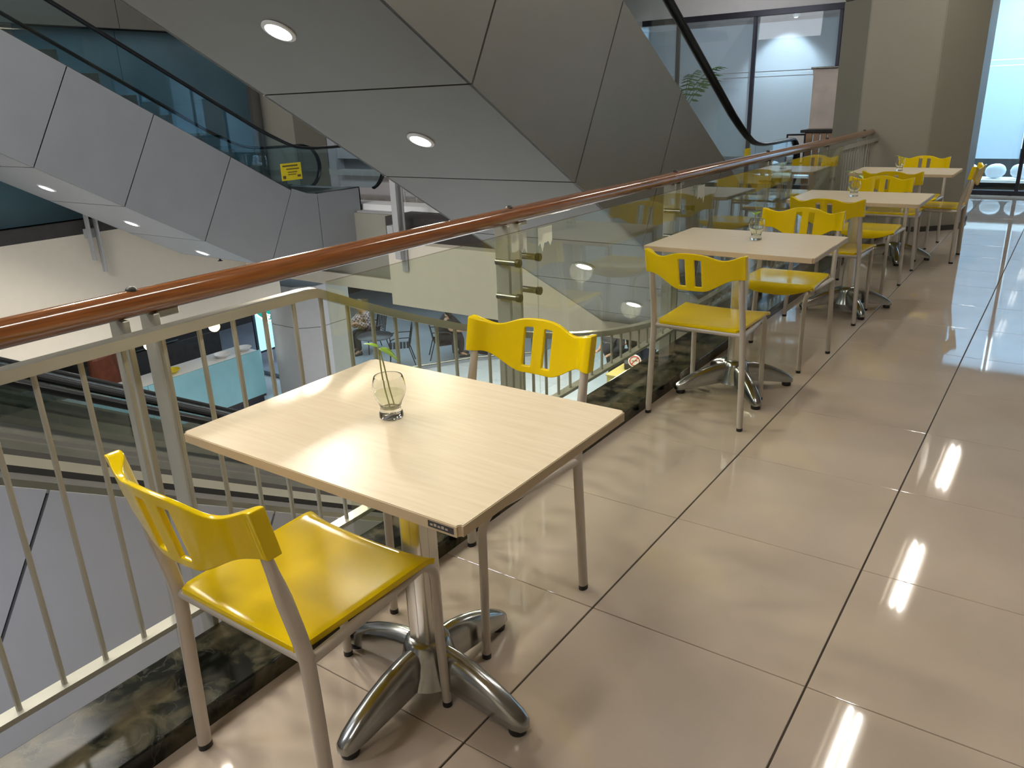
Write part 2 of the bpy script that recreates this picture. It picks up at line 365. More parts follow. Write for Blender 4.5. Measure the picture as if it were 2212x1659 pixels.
# spotlight inside the shop
t = thing('spotlight', 'small white spotlight glowing behind the frosted shop glass', 'light', (-3.72, 12.62, 2.46))
tubeo('stem', [(0, 0, .16), (0, 0, .03)], .008, M['white'], t, 8)
bm = bmesh.new(); lathe(bm, [(0, .07), (.03, .07), (.045, .03), (.055, -.05), (.048, -.05), (.035, -.02), (0, -.02)], 20); link_mesh('lamp_head', bm, M['white'], t, 40).rotation_euler = (math.radians(50), 0, 0)
o = latheo('bulb', [(0, .012), (.03, .006), (.04, -.006), (.03, -.016), (0, -.02)], M['down2'], t, 16); o.location = (0, .02, -.04); o.rotation_euler = (math.radians(50), 0, 0)
def spot(name, loc, d, power, ang, col, blend=.6, size=.05):
    l = bpy.data.lights.new(name, 'SPOT'); l.energy = power; l.spot_size = math.radians(ang); l.spot_blend = blend; l.color = col; l.shadow_soft_size = size
    o = bpy.data.objects.new(name, l); C.objects.link(o); o.location = loc; o.rotation_euler = Vector(d).to_track_quat('-Z', 'Y').to_euler(); return o
spot('spotlight_beam', (-3.72, 12.66, 2.40), (0.0, -.22, -1), 170, 95, (.85, .95, 1.0))
# shelf with cushions seen under the film
t = thing('display_shelf', 'low dark shelf behind the clear strip of the shop glass', 'shelf', (-.4, 13.1, 0))
boxo('shelf_board', -1.2, 1.6, -.25, .25, .10, .14, M['white'], t, .004); boxo('back_board', -1.2, 1.6, .22, .25, .0, .52, M['dark'], t, .003)
for x in (-1.15, .2, 1.55): boxo('leg', x-.03, x+.03, -.22, .22, .0, .10, M['dark'], t)
def pillow():
    bm = bmesh.new(); bmesh.ops.create_uvsphere(bm, u_segments=16, v_segments=10, radius=1)
    for v in bm.verts:
        x, y, z = v.co; f = 1-.25*abs(x*z); v.co = Vector((math.copysign(abs(x)**.6, x)*.13*f, y*.06, math.copysign(abs(z)**.6, z)*.10*f))
    return link_mesh('cushion', bm, M['cushion'], None, 60)
for k, x in enumerate((-1.25, -.92, -.62, -.25)):
    o = pillow() if k == 0 else share(o, (0, 0, 0))
    o.location = (x, 13.0, .245); o.rotation_euler = (.0, .12*(-1)**k, .1*k)
    tag(o, 'white cushion on the low dark shelf, ' + ['first from the column', 'second from the column', 'third from the column', 'fourth from the column'][k], 'cushion', 'cushions on the shop shelf')

# ---- far side of the atrium, this level
bm = bmesh.new(); box(bm, -16, -11.6, -4, 8.95, -.02, 0)
floor2 = struct(link_mesh('floor_far', bm, M['floorplain']), 'floor of the gallery on the far side of the atrium')
struct(boxo('trim_2', -11.75, -11.5, -4, 8.95, -.19, .0, M['dark']), 'dark slab edge of the far gallery')
wl = struct(thing('wall_left', 'dark teal glass wall on the far side of the atrium', 'wall')); del wl['category']
for k in range(6):
    ya = -4+2.17*k; boxo('panel', -11.78, -11.75, ya+.005, ya+2.165, .0, 2.55, M['teal'], wl)
boxo('backing', -11.9, -11.785, -4, 9.0, 0, 2.56, M['core'], wl)
wf = struct(boxo('wall_left_upper', -11.9, -11.62, -4, 9.0, 2.56, 5.2, M['core']), 'grey panelled bulkhead above the teal wall')
for k in range(6):
    ya = -4+2.17*k; boxo('panel', -11.62, -11.58, ya+.006, ya+2.164, 2.56, 4.2, M['clad'], wf)
struct(boxo('wall_left_lower', -11.9, -11.5, -4, 8.95, -1.80, -.19, M['cream']), 'cream bulkhead below the far gallery')
# cream column and the grey one next to it, beyond the second escalator
struct(boxo('column_grey', -12.7, -12.1, 9.35, 9.95, 0, 3.6, M['greyw']), 'grey pillar next to the teal wall')
struct(boxo('column_cream', -12.05, -11.25, 9.5, 10.2, 0, 3.6, M['colp']), 'cream pillar behind the second escalator')
# shop front with white frames at the end of the far gallery
wb = struct(boxo('wall_far_end', -20, -6.75, 13.6, 13.8, 0, 3.6, M['greyw']), 'grey end wall of the far gallery')
struct(boxo('ceiling_far', -16, -6.0, 8.6, 13.6, 2.35, 2.5, M['white']), 'white ceiling over the far landing')
w2 = struct(thing('window_2', 'white framed shop window beyond the second escalator', 'window')); del w2['category']
bm = bmesh.new(); box(bm, -14.7, -14.45, 13.35, 13.6, 0, 2.2); link_mesh('frame', bm, M['white'], w2)
boxo('frame', -14.45, -11.2, 13.4, 13.6, .25, .55, M['white'], w2, .01); boxo('frame', -14.45, -11.2, 13.4, 13.6, 1.9, 2.2, M['white'], w2, .01); boxo('frame', -11.45, -11.2, 13.4, 13.6, .55, 1.9, M['white'], w2, .01)
boxo('pane', -14.45, -11.45, 13.5, 13.52, .55, 1.9, M['glassc'], w2)
for k in range(7): boxo('garment', -14.2+.38*k, -13.95+.38*k, 13.54, 13.58, .7, 1.7-.1*(k % 3), [M['navy'], M['greyw'], M['leather'], M['greyw']][k % 4], w2)
w3 = struct(thing('window_3', 'bright blue shop window behind the newel of the second escalator', 'window')); del w3['category']
boxo('pane', -16.6, -14.9, 13.50, 13.56, 0.1, 1.6, M['glasst'], w3)
for k in range(5): boxo('mullion', -16.6+.42*k-.03, -16.6+.42*k+.03, 13.42, 13.5, .1, 1.6, M['white'], w3)
boxo('lightbox', -16.6, -14.95, 13.40, 13.5, 1.15, 1.5, emis('pale_cyan_lightbox', (.45, .8, 1.0), .75), w3)
boxo('sign_board', -16.4, -15.0, 13.3, 13.4, 1.62, 1.82, M['dark'], w3, .01)
area('landing_fill', (-4.2, 10.6, 2.70), 1.0, 9, (.95, .95, 1.0), (-4.2, 12.3, 2.95))  # added fill without a fixture, aimed at the white header over the shop
area('gallery_light', (-13.0, 11.0, 2.3), 2.0, 30, (.85, .88, 1.0))

# ---- slab edge and bulkhead closing the far end of the atrium
struct(boxo('trim_3', -15.0, -1.74, 8.55, 8.93, -.10, .006, M['white']), 'strip at the edge of the far landing, white for the brightly lit floor')  # brightness of the lit landing floor put into a white strip
struct(boxo('trim_4', -7.80, -1.74, 8.0, 8.55, -.42, -.06, M['dark']), 'dark slab edge above the cream bulkhead')
struct(boxo('trim_5', -9.2, -7.80, 8.40, 8.55, -.30, -.08, M['greyw']), 'grey slab edge beside the escalator end')
struct(boxo('wall_bulkhead', -7.60, -1.74, 7.80, 8.10, -1.25, -.38, M['cream']), 'cream bulkhead below the far landing')
wr_ = struct(boxo('wall_bulkhead_recess', -11.6, -7.60, 8.34, 8.5, -1.25, -.10, M['colp']), 'recessed bulkhead beside the second escalator, its shade painted in olive beige')  # darker colour carries the shade of the recess beside the escalator
boxo('lower_band', -11.6, -7.60, 8.30, 8.34, -1.25, -1.05, M['cream'], wr_)
# ---- lower floor
low = struct(boxo('floor_lower', -22, -1.0, -6, 22, -4.5, -4.21, M['grout']), 'pale polished tile floor one storey below')
bm = bmesh.new()
tp = None
for i in range(-12, 0):
    for j in range(8, 16):
        x0, y0 = i*1.0-0.2, j*1.0
        if x0 < -12.4: continue
        if tp is None:
            bmt = bmesh.new(); box(bmt, -.497, .497, -.497, .497, -.01, 0, .001); tp = link_mesh('tile', bmt, M['lowtile'], low); tp.location = (x0+.5, y0+.5, -4.2)
        else: share(tp, (x0+.5, y0+.5, -4.2))
bm.free()
bm = bmesh.new(); box(bm, -22, -1, -6, 8, -4.212, -4.2); box(bm, -22, -12.2, 8, 22, -4.212, -4.2); box(bm, -12.2, -1, 16, 22, -4.212, -4.2)
link_mesh('floor_surface', bm, M['lowtile'], low)
plat = struct(prismo('floor_cafe', [(-12.3, 10.3, -4.2), (-11.5, 12.0, -4.2), (-10.65, 13.35, -4.2), (-9.6, 14.4, -4.2), (-9.6, 21.5, -4.2), (-21.5, 21.5, -4.2), (-21.5, 10.3, -4.2)], (0, 0, .1), M['cafefloor']), 'blue grey raised floor of the lower cafe')
tubeo('edge_strip', [(-12.3, 10.29, -4.10), (-11.49, 12.0, -4.10), (-10.64, 13.35, -4.10), (-9.59, 14.4, -4.10)], .02, M['steel'], plat, 8)
struct(boxo('wall_lower_left', -18.2, -18.0, -6, 22, -4.2, -1.2, M['dark']), 'dark back wall of the lower cafe')
struct(boxo('wall_lower_back', -22, -1, 21.8, 22, -4.2, -1.2, M['teal']), 'dark teal back wall of the lower floor')
bm = bmesh.new(); box(bm, -22, -11.5, -6, 9, -1.9, -1.8); box(bm, -22, -7.6, 8.5, 22, -1.25, -1.15); box(bm, -7.6, -1.0, 8.1, 22, -1.25, -1.15)
struct(link_mesh('ceiling_lower', bm, M['white']), 'white ceiling of the lower floor')
struct(boxo('wall_under_walkway', -1.2, -1.0, -6, 8, -4.2, -.3, M['cream']), 'wall below the walkway')
oct_column('column_lower', -12.27, 10.22, .70, .31, -4.2, -1.8, M['greyw'], (-2.62,), 'pale octagonal column on the lower floor')

# ================================================================== BALUSTRADE
bal = thing('balustrade', 'atrium balustrade with brown wooden handrail, glass panels and grey balusters', 'railing', (0, 0, 0))
XP, XR, XG, XH = -1.765, -1.705, -1.672, -1.755
tubeo('handrail', [(XH, -3, .968), (XH, 8.86, .968)], .031, M['wood'], bal, 24)
def sag(y):
    if y <= 1.44 or y >= 7.36: return .897
    return .215 + .0775*(y-4.4)**2
top = [(XR, -3, .897), (XR, 1.40, .897)] + [(XR, 1.44+5.92*i/48, min(.897, sag(1.44+5.92*i/48+1e-4))) for i in range(49)] + [(XR, 7.40, .897), (XR, 8.84, .897)]
def flatbar(name, pts, hx, hz, m, parent):
    bm = bmesh.new(); rings = []
    for i, p in enumerate(pts):
        rings.append([bm.verts.new((p[0]+a*hx, p[1], p[2]+b*hz)) for a, b in ((-1, -1), (1, -1), (1, 1), (-1, 1))])
    for A, B in zip(rings, rings[1:]):
        for k in range(4): bm.faces.new((A[k], A[(k+1) % 4], B[(k+1) % 4], B[k]))
    bm.faces.new(rings[0][::-1]); bm.faces.new(rings[-1])
    return link_mesh(name, bm, m, parent)
flatbar('top_rail', top, .020, .013, M['rail'], bal)
flatbar('bottom_rail', [(XR, -3, .155), (XR, 8.84, .155)], .020, .007, M['rail'], bal)
yb = .675-.098*12
while yb < 8.8:
    if not any(abs(yb-p) < .055 for p in ()):
        z1 = sag(yb)
        if z1-.17 > .02: tubeo('baluster', [(XR, yb, .158), (XR, yb, z1)], .0065, M['rail'], bal, 8)
    yb += .098
posts = [-.585, .945, 2.475, 4.02, 5.565, 7.11, 8.5]
for k, yp in enumerate(posts):
    bm = bmesh.new()
    for d in (-.038, .038): box(bm, -.032, .032, d-.008, d+.008, -.35, .936, .002)
    box(bm, -.028, .028, -.03, .03, .12, .15, .002)
    po = link_mesh('post', bm, M['rail'], bal); po.location = (XP, yp, 0)
    boxo('saddle', -.020, .020, .046, .105, .921, .940, M['rail'], po, .003)
    latheo('screw_cap', [(.013, -.004), (.013, .003), (.009, .008), (0, .010)], M['black'], bal, 14, (XH, yp, .998))
    if 2 < yp < 8.3:
        for d in (-.055, .085):
            for zz in (.80, .665):
                s = tubeo('standoff', [(-.02, d, zz), (.075, d, zz)], .013, M['steel'], po, 12)
                tubeo('washer', [(.075, d, zz), (.090, d, zz)], .0165, M['black'], po, 12)
for a, b in ((1.455, 2.525), (2.533, 4.07), (4.078, 5.62), (5.628, 7.34)):
    bm = bmesh.new(); n = 24
    lo = [(XG, a+(b-a)*i/n, max(.10, sag(a+(b-a)*i/n)*0+.10)) for i in range(n+1)]
    prism(bm, [(XG, a, .10), (XG, b, .10), (XG, b, .925), (XG, a, .925)], (.010, 0, 0))
    link_mesh('glass_panel', bm, M['glass'], bal)

M['tape'] = glass_mat('peeling_tape_residue', (.9, .9, .88), .4, .55, (.85, .85, .82))
for yc, sgn in ((2.42, -1), (2.60, 1), (4.18, 1)):
    pts = [(0, .918), (.10, .918)] + [(.10-.10*i/7, .86-.045*random.random()*(1 if i % 2 else .2)) for i in range(8)]
    prismo('tape_residue', [(XG+.0105, yc+sgn*(y-.05)-.02, z) for y, z in pts], (.0006, 0, 0), M['tape'], bal)

# ================================================================== ESCALATORS
SL = .5735; C30, S30 = .8675, .4975
def incline_poly(f, y0, y1): return (y0, f(y0)), (y1, f(y1))
def escalator(label, xn, xf, zb, zt, zh, jy, yfb, zfb, yft, zft, yend, hr_flat, hr_y, m_side, m_sof, lamp_y=(), lamp_r=.06, lamp_m=None, newel_r=.30, far_cut=0.0, glassm=None, inset=.06, hgl=None, lampname='downlight', extra=None):
    """zb/zt/zh: intercepts of the bottom edge, cladding top and handrail lines z = c - SL*y; the truss turns level at yfb/yft"""
    e = thing('escalator', label, 'escalator')
    B = lambda y: zb-SL*y
    T = lambda y: zt-SL*y
    hperp = (zt-zb)*C30
    def topat(yb_): return (yb_+hperp*S30, zb-SL*yb_+hperp*C30)
    g = .006
    # core
    yA = jy[0]
    a0, a1 = (yA, B(yA)), topat(yA)
    poly = [a0, (yfb, B(yfb)), (yend-.02, zfb), (yend-.02, zft), (yft, zft), a1]
    prismo('truss', [(xf+.03, y, z) for y, z in [(p[0], p[1]+(.025 if i < 3 else -.025)) for i, p in enumerate(poly)]], (xn-xf-.06, 0, 0), M['core'], e)
    for side, xs, dx in ((0, xn-.025, .025), (1, xf, .025)):
        for ya, yb_ in zip(jy, jy[1:]):
            if yb_ > yfb: break
            p0, p1 = (ya+g, B(ya+g)), (yb_-g, B(yb_-g)); t0, t1 = topat(ya+g), topat(yb_-g)
            prismo('side_panel', [(xs, *p0), (xs, *p1), (xs, *t1), (xs, *t0)], (dx, 0, 0), m_side, e)
            last = yb_
        lt = topat(last+g)
        ymid = yft + (yend-yft)*.35
        if extra:
            (eb, ez), (et, ew), ymid = extra
            crn = [(yft+.42, zft), (yft+.12, zft+.025), (yft-.12, zft+.11), (yft-.36, T(yft-.36))]
            up = [c for c in crn if c[0] < et-.02]
            prismo('side_panel', [(xs, *p) for p in [(last+g, B(last+g)), (yfb, B(yfb)), (eb-g, zfb), (et-g, ew)] + up + [lt]], (dx, 0, 0), m_side, e)
            q = [(eb+g, zfb), (ymid-g, zfb), (ymid-g, zft)] + [c for c in crn if et+.02 < c[0] < ymid-.02] + [(et+g, ew)]
        elif lt[0] < yft: q = [(last+g, B(last+g)), (yfb, B(yfb)), (ymid-g, zfb), (ymid-g, zft), (yft, zft), lt]
        else: q = [(last+g, B(last+g)), (yfb, B(yfb)), (ymid-g, zfb), (ymid-g, zft)]
        prismo('side_panel', [(xs, *p) for p in q], (dx, 0, 0), m_side, e)
        prismo('side_panel', [(xs, ymid+g, zfb), (xs, yend, zfb), (xs, yend, zft), (xs, ymid+g, zft)], (dx, 0, 0), m_side, e)
    # soffit
    js = [j for j in jy if j < yfb]+[yfb]
    for ya, yb_ in zip(js, js[1:]):
        if yb_-ya < .05: continue
        prismo('soffit_panel', [(xf+.004, ya+g, B(ya+g)), (xn-.004, ya+g, B(ya+g)), (xn-.004, yb_-g, B(yb_-g)), (xf+.004, yb_-g, B(yb_-g))], (0, .012, .022), m_sof, e)
    prismo('soffit_panel', [(xf+.004, yfb+g, zfb), (xn-.004, yfb+g, zfb), (xn-.004, yend, zfb), (xf+.004, yend, zfb)], (0, 0, .02), m_sof, e)
    boxo('end_panel', xf, xn, yend-.02, yend, zfb, zft, m_side, e)
    # trim along the top of the cladding
    tp_ = [a1, (yft, zft), (yend, zft)]
    for xs in (xn-.02, xf+.02):
        tubeo('deck_trim', smooth_path([(xs, *a1), (xs, yft-.35, T(yft-.35)), (xs, yft+.3, zft), (xs, yend, zft)], 5), .016, M['core'], e, 6)
    # deck and steps
    xi0, xi1 = xf+.24, xn-.24
    for xa, xb in ((xi1, xn-.02), (xf+.02, xi0)):
        prismo('deck', [(xa, *a1), (xb, *a1), (xb, yft, zft), (xa, yft, zft)], (0, .006, .012), M['steel'], e)
        prismo('deck', [(xa, yft, zft), (xb, yft, zft), (xb, yend, zft), (xa, yend, zft)], (0, 0, .012), M['steel'], e)
    bm = bmesh.new(); yy = a1[0]
    while yy < yft+.25:
        zz = max(zft-.05, zt-SL*yy-.02); box(bm, xi0+.01, xi1-.01, yy, yy+.40, zz-.20, zz, .004); yy += .40
    o = link_mesh('steps', bm, M['steel'], e); o['kind'] = 'stuff'
    # glass and handrails
    for k, (xs, cut) in enumerate(((xn-.035, 0), (xn-1.16, far_cut))):
        ye = hr_y-cut; y1 = (zh-hr_flat)/SL
        start = a1[0]-.2
        path = [(xs, start, zh-SL*start), (xs, (start+y1)/2, zh-SL*(start+y1)/2), (xs, y1-.75, zh-SL*(y1-.75))]
        knee = [(xs, y1-.55, zh-SL*(y1-.55)), (xs, y1-.25, zh-SL*(y1-.25)+.025), (xs, y1+.05, hr_flat+.05), (xs, y1+.35, hr_flat+.008), (xs, y1+.65, hr_flat)]
        kn = smooth_path(knee, 5)
        newel = arc((ye-newel_r, hr_flat-newel_r), newel_r, PI/2, -PI*.42, 12, 'yz', xs)
        full = path+list(kn)+[p for p in newel if True]
        tubeo('handrail', full, .021, M['hand'], e, 10, r2=.041, up=None)
        # glass under the rail
        gp = [(xs-.005, p[1], p[2]) for p in full]
        bot = []
        for (x_, y_, z_) in [(xs-.005, yend-.05, zft), (xs-.005, yft, zft), (xs-.005, a1[0], a1[1])]: bot.append((x_, y_, z_))
        cuts = [start+.05, start+2.3, start+4.5, y1+.15, 99]
        for ca, cb in zip(cuts, cuts[1:]):
            up_ = [p for p in gp if ca <= p[1] <= cb]
            if cb < 50: up_ = up_+[(xs-.005, cb-.006, (zh-SL*cb) if cb < y1-.6 else hr_flat+.04)]
            if ca > start+.1: up_ = [(xs-.005, ca+.006, (zh-SL*ca) if ca < y1-.6 else hr_flat+.04)]+up_
            def base(y): return zt-SL*y if y < yft else zft
            ya_, yb2 = up_[0][1], min(up_[-1][1], yend+.02)
            lowp = [(xs-.005, yb2, base(yb2))]
            if ya_ < yft < yb2: lowp.append((xs-.005, yft, zft))
            lowp.append((xs-.005, ya_, base(ya_)))
            if len(up_) >= 2: prismo('glass_pane', up_+lowp, (.010, 0, 0), glassm or M['glassk'], e)
    # soffit lamps
    nrm = Vector((0, -SL, -1)).normalized(); xm = (xn+xf)/2
    for yl in lamp_y:
        p = Vector((xm, yl, B(yl)))
        q = nrm.to_track_quat('-Z', 'Y')
        o = latheo(lampname, [(lamp_r*1.35, .004), (lamp_r*1.35, -.008), (lamp_r*1.05, -.012), (lamp_r*1.02, .0)], M['white'], e, 24); o.location = p; o.rotation_mode = 'QUATERNION'; o.rotation_quaternion = q
        d = latheo('lens', [(0, -.004), (lamp_r*1.0, -.003), (lamp_r*1.02, .002)], lamp_m, o, 24)
    return e
LY1 = [2.878-1.02*k for k in (3, 2, 1)] + [2.878, 3.90, 4.93, 5.96, 6.95]
esc1 = escalator('grey clad escalator rising overhead from beside the far column, downlights underneath', -2.6, -4.26, 3.410, 4.858, 5.36, [3.38-1.01*k for k in range(6, 0, -1)]+[3.38, 4.405, 5.39, 6.39, 7.39, 8.39], 8.9, 3.410-SL*8.9, 8.03, .25, 9.5, .885, 9.40, M['clad'], M['clad'], LY1, .066, M['down'], .26)
esc2 = escalator('pale clad escalator across the atrium with blue tinted glass and a yellow notice', -8.76, -10.5, 3.190, 4.48, 5.079, [3.968-.906*k for k in range(7, 0, -1)]+[3.968, 4.841, 5.78], 6.49, -.535, 7.37, .25, 8.5, .86, 9.08, M['clad2'], M['clad2'], [4.449-.92*k for k in (4, 3, 2, 1)]+[4.449, 5.369, 6.285], .075, M['down2'], .33, .28, M['glasst'], extra=((6.757, -.535), (7.223, .345), 7.67))
for yl in LY1:
    n_ = Vector((0, -SL, -1)).normalized(); p = Vector((-3.43, yl, 3.410-SL*yl))+n_*.05
    spot('soffit_beam', p, n_, 105, 165, (1.0, .90, .72), .35, .10)
for yl in (3.53, 4.449, 5.369, 6.285):
    n_ = Vector((0, -SL, -1)).normalized(); p = Vector((-9.63, yl, 3.19-SL*yl))+n_*.05
    spot('soffit_beam', p, n_, 40, 150, (1.0, .95, .88), .5, .07)
# yellow notice on the glass of escalator two, and a smaller one on escalator one
o = boxo('notice', -8.788, -8.784, 7.11, 7.46, .475, .70, M['sky'], esc2)
for k, (ya, yb_, za, zb_) in enumerate(((7.14, 7.40, .655, .675), (7.2, 7.42, .615, .63), (7.22, 7.38, .575, .587), (7.22, 7.36, .545, .555), (7.13, 7.18, .50, .54), (7.38, 7.44, .51, .54))):
    boxo('print', -8.784, -8.782, ya, yb_, za, zb_, M['printdark'], o)
boxo('notice', -2.628, -2.624, 7.62, 7.78, .72, .88, M['sky'], esc1)

sp_ = latheo('sprinkler', [(.045, 0), (.045, -.01), (.014, -.012), (.014, -.05), (.035, -.055), (.035, -.06), (0, -.06)], M['darkframe'], esc2, 16, (-9.72, 6.60, -.535))
# lower pair of escalators going down under the balustrade
def lower_escalator(label, xg0, xg1, xc0, xc1, near_clad):
    e = thing('escalator', label, 'escalator'); Z = lambda y, d=0: 1.103-SL*y+d
    y0, y1 = -2.5, 7.75
    for xs in (xg0, xg1):
        tubeo('handrail', [(xs, y0, Z(y0)), (xs, y1-.5, Z(y1-.5)), (xs, y1, -3.29), (xs, y1+.5, -3.32), (xs, y1+.8, -3.32)], .02, M['hand'], e, 10, r2=.036)
        ys = [y0+2.1*k for k in range(5)]+[y1-.3]
        for a, b in zip(ys, ys[1:]): prismo('glass_pane', [(xs-.005, a+.005, Z(a)), (xs-.005, b-.005, Z(b)), (xs-.005, b-.005, Z(b, -.42)), (xs-.005, a+.005, Z(a, -.42))], (.01, 0, 0), M['glassk'], e)
    bm = bmesh.new(); yy = y0
    while yy < y1-.2: box(bm, xg0+.06, xg1-.06, yy, yy+.40, Z(yy, -1.15), Z(yy, -.95), .004); yy += .40
    o = link_mesh('steps', bm, M['steel'], e); o['kind'] = 'stuff'
    for xa, xb, da, db, m in ((xg1, xg1-.07, -.18, -.42, M['steel']), (xg0, xg0+.07, -.18, -.42, M['steel'])):
        prismo('skirt', [(xa, y0, Z(y0, da-.02)), (xa, y1, Z(y1, da-.02)), (xb, y1, Z(y1, -.98)), (xb, y0, Z(y0, -.98))], (0, .004, .008), m, e)
    if near_clad:
        # outer deck in steps of steel and dark grooves, then the cladding
        prof = [(xg1+.005, -.19), (xg1+.085, -.225), (xg1+.10, -.245), (xg1+.19, -.275), (xg1+.20, -.30), (xg1+.28, -.33), (xg1+.285, -.36), (xg1+.37, -.37), (xg1+.38, -.40)]
        ms = ['steel', 'core', 'steel', 'core', 'deckgrey', 'core', 'core', 'steel']
        for (xa, da), (xb, db), m in zip(prof, prof[1:], ms):
            prismo('deck', [(xa, y0, Z(y0, da)), (xb, y0, Z(y0, db)), (xb, y1, Z(y1, db)), (xa, y1, Z(y1, da))], (0, -.006, -.012), M[m], e)
        xo = xg1+.385; H = 1.45; j = [1.146-.98*k for k in range(3, 0, -1)]+[1.146+.98*k for k in range(7)]
        prismo('truss', [(xc0+.02, y0, Z(y0, -.45)), (xc0+.02, y1, Z(y1, -.45)), (xc0+.02, y1, Z(y1, -1.8)), (xc0+.02, y0, Z(y0, -1.8))], (xo-.05-xc0, 0, 0), M['core'], e)
        for a, b in zip(j, j[1:]):
            q = lambda yt, d: (yt-d*S30, Z(yt, -.40)-d*C30)
            prismo('side_panel', [(xo-.02, *q(a+.006, 0)), (xo-.02, *q(b-.006, 0)), (xo-.02, *q(b-.006, H)), (xo-.02, *q(a+.006, H))], (.02, 0, 0), M['clad2'], e)
    return e
lower_escalator('stainless escalator going down below the balustrade, the one closest to the walkway', -4.11, -3.40, -4.2, -3.0, True)
lower_escalator('stainless escalator going down, beyond its twin under the balustrade', -5.02, -4.27, -5.1, -4.2, False)

# ================================================================== TABLES
def make_table():
    t = thing('cafe_table', '', 'table')
    bm = bmesh.new(); box(bm, -.38, .38, -.29, .29, .718, .740)
    ve = [e for e in bm.edges if abs(e.verts[0].co.z-e.verts[1].co.z) > .01]
    bmesh.ops.bevel(bm, geom=ve, offset=.008, segments=3, affect='EDGES')
    bmesh.ops.bevel(bm, geom=[e for e in bm.edges if abs(e.verts[0].co.z-e.verts[1].co.z) < .001 and len(e.link_faces) == 2 and abs(e.link_faces[0].normal.z-e.link_faces[1].normal.z) > .5], offset=.0015, segments=2, affect='EDGES')
    for f in bm.faces:
        if abs(f.normal.z) < .5: f.material_index = 1
    link_mesh('tabletop', bm, [M['top'], M['edge']], t, 35)
    bm = bmesh.new(); box(bm, -.19, .19, -.03, .03, .704, .718, .003); box(bm, -.03, .03, -.19, .19, .704, .718, .003); link_mesh('support_plate', bm, M['black'], t)
    bm = bmesh.new(); box(bm, -.033, .033, -.033, .033, .13, .704, .010, 3)
    for s in (-1, 1):
        box(bm, s*.0325-.0012, s*.0325+.0012, -.004, .004, .14, .70); box(bm, -.004, .004, s*.0325-.0012, s*.0325+.0012, .14, .70)
    link_mesh('pole', bm, M['satin'], t, 30)
    latheo('hub', [(0, .155), (.045, .153), (.055, .145), (.062, .12), (.070, .08), (.085, .045), (.080, .043), (.06, .08), (0, .09)], M['chrome'], t, 32)
    # curved foot arm
    prof = [(.045, .140, .050, .030), (.09, .136, .046, .031), (.14, .124, .040, .031), (.19, .106, .034, .030), (.24, .082, .026, .028), (.275, .060, .021, .025), (.295, .045, .019, .018), (.302, .034, .021, .008)]
    def arm():
        bm = bmesh.new(); rings = []
        for r, zt_, zb_, hw in prof:
            ring = []
            for k in range(9):
                a = PI*k/8; ring.append(bm.verts.new((r, hw*math.cos(a), zb_+(zt_-zb_)*(math.sin(a)**.38))))
            rings.append(ring)
        for A, B in zip(rings, rings[1:]):
            for k in range(8): bm.faces.new((A[k], A[k+1], B[k+1], B[k]))
            bm.faces.new((A[8], A[0], B[0], B[8]))
        bm.faces.new(rings[-1]); bm.faces.new(rings[0][::-1])
        return bm
    a0 = link_mesh('foot_arm', arm(), M['chrome'], t, 50)
    g0 = latheo('glide', [(0, 0), (.021, 0), (.022, .004), (.022, .018), (.015, .026), (0, .026)], M['black'], a0, 20, (.272, 0, 0))
    for k in (1, 2, 3):
        a = a0.copy(); C.objects.link(a); a.parent = t; a.rotation_euler = (0, 0, k*PI/2); g = g0.copy(); C.objects.link(g); g.parent = a
    return t
tb = make_table()
TABLES = [(-1.094, 1.130, math.radians(-3), 'pale wood cafe table closest to the camera, dark sticker on its corner edge'),
          (-1.19, 3.555, math.radians(.6), 'second pale wood cafe table in the row, behind the first pair of chairs'),
          (-1.09, 5.385, math.radians(-1.0), 'third pale wood cafe table in the row along the balustrade'),
          (-1.145, 7.235, math.radians(.5), 'last pale wood cafe table in the row, in front of the column')]
tbs = []
for k, (x, y, rz, lab) in enumerate(TABLES):
    o = tb if k == 0 else dup(tb, (x, y, 0), rz, lab)
    o.location = (x, y, 0); o.rotation_euler = (0, 0, rz*0); o['label'] = lab; o['group'] = 'cafe tables along the balustrade'
    rot = [math.radians(-2), math.radians(43), math.radians(35), math.radians(20)][k]
    for ch in o.children:
        if ch.name.startswith('foot_arm'): ch.rotation_euler.z += rot
    tbs.append(o)
    if k == 0:
        for ch in o.children:
            if not ch.name.startswith('tabletop'): ch.location = (-.027, .038, 0)
s = boxo('sticker', .312, .366, -.2912, -.2896, .724, .735, M['sticker'], tbs[0])
for k in range(5): boxo('print', .317+.008*k, .3225+.008*k, -.2915, -.2911, .7275, .731+.0015*(k % 2), M['tube'], s)

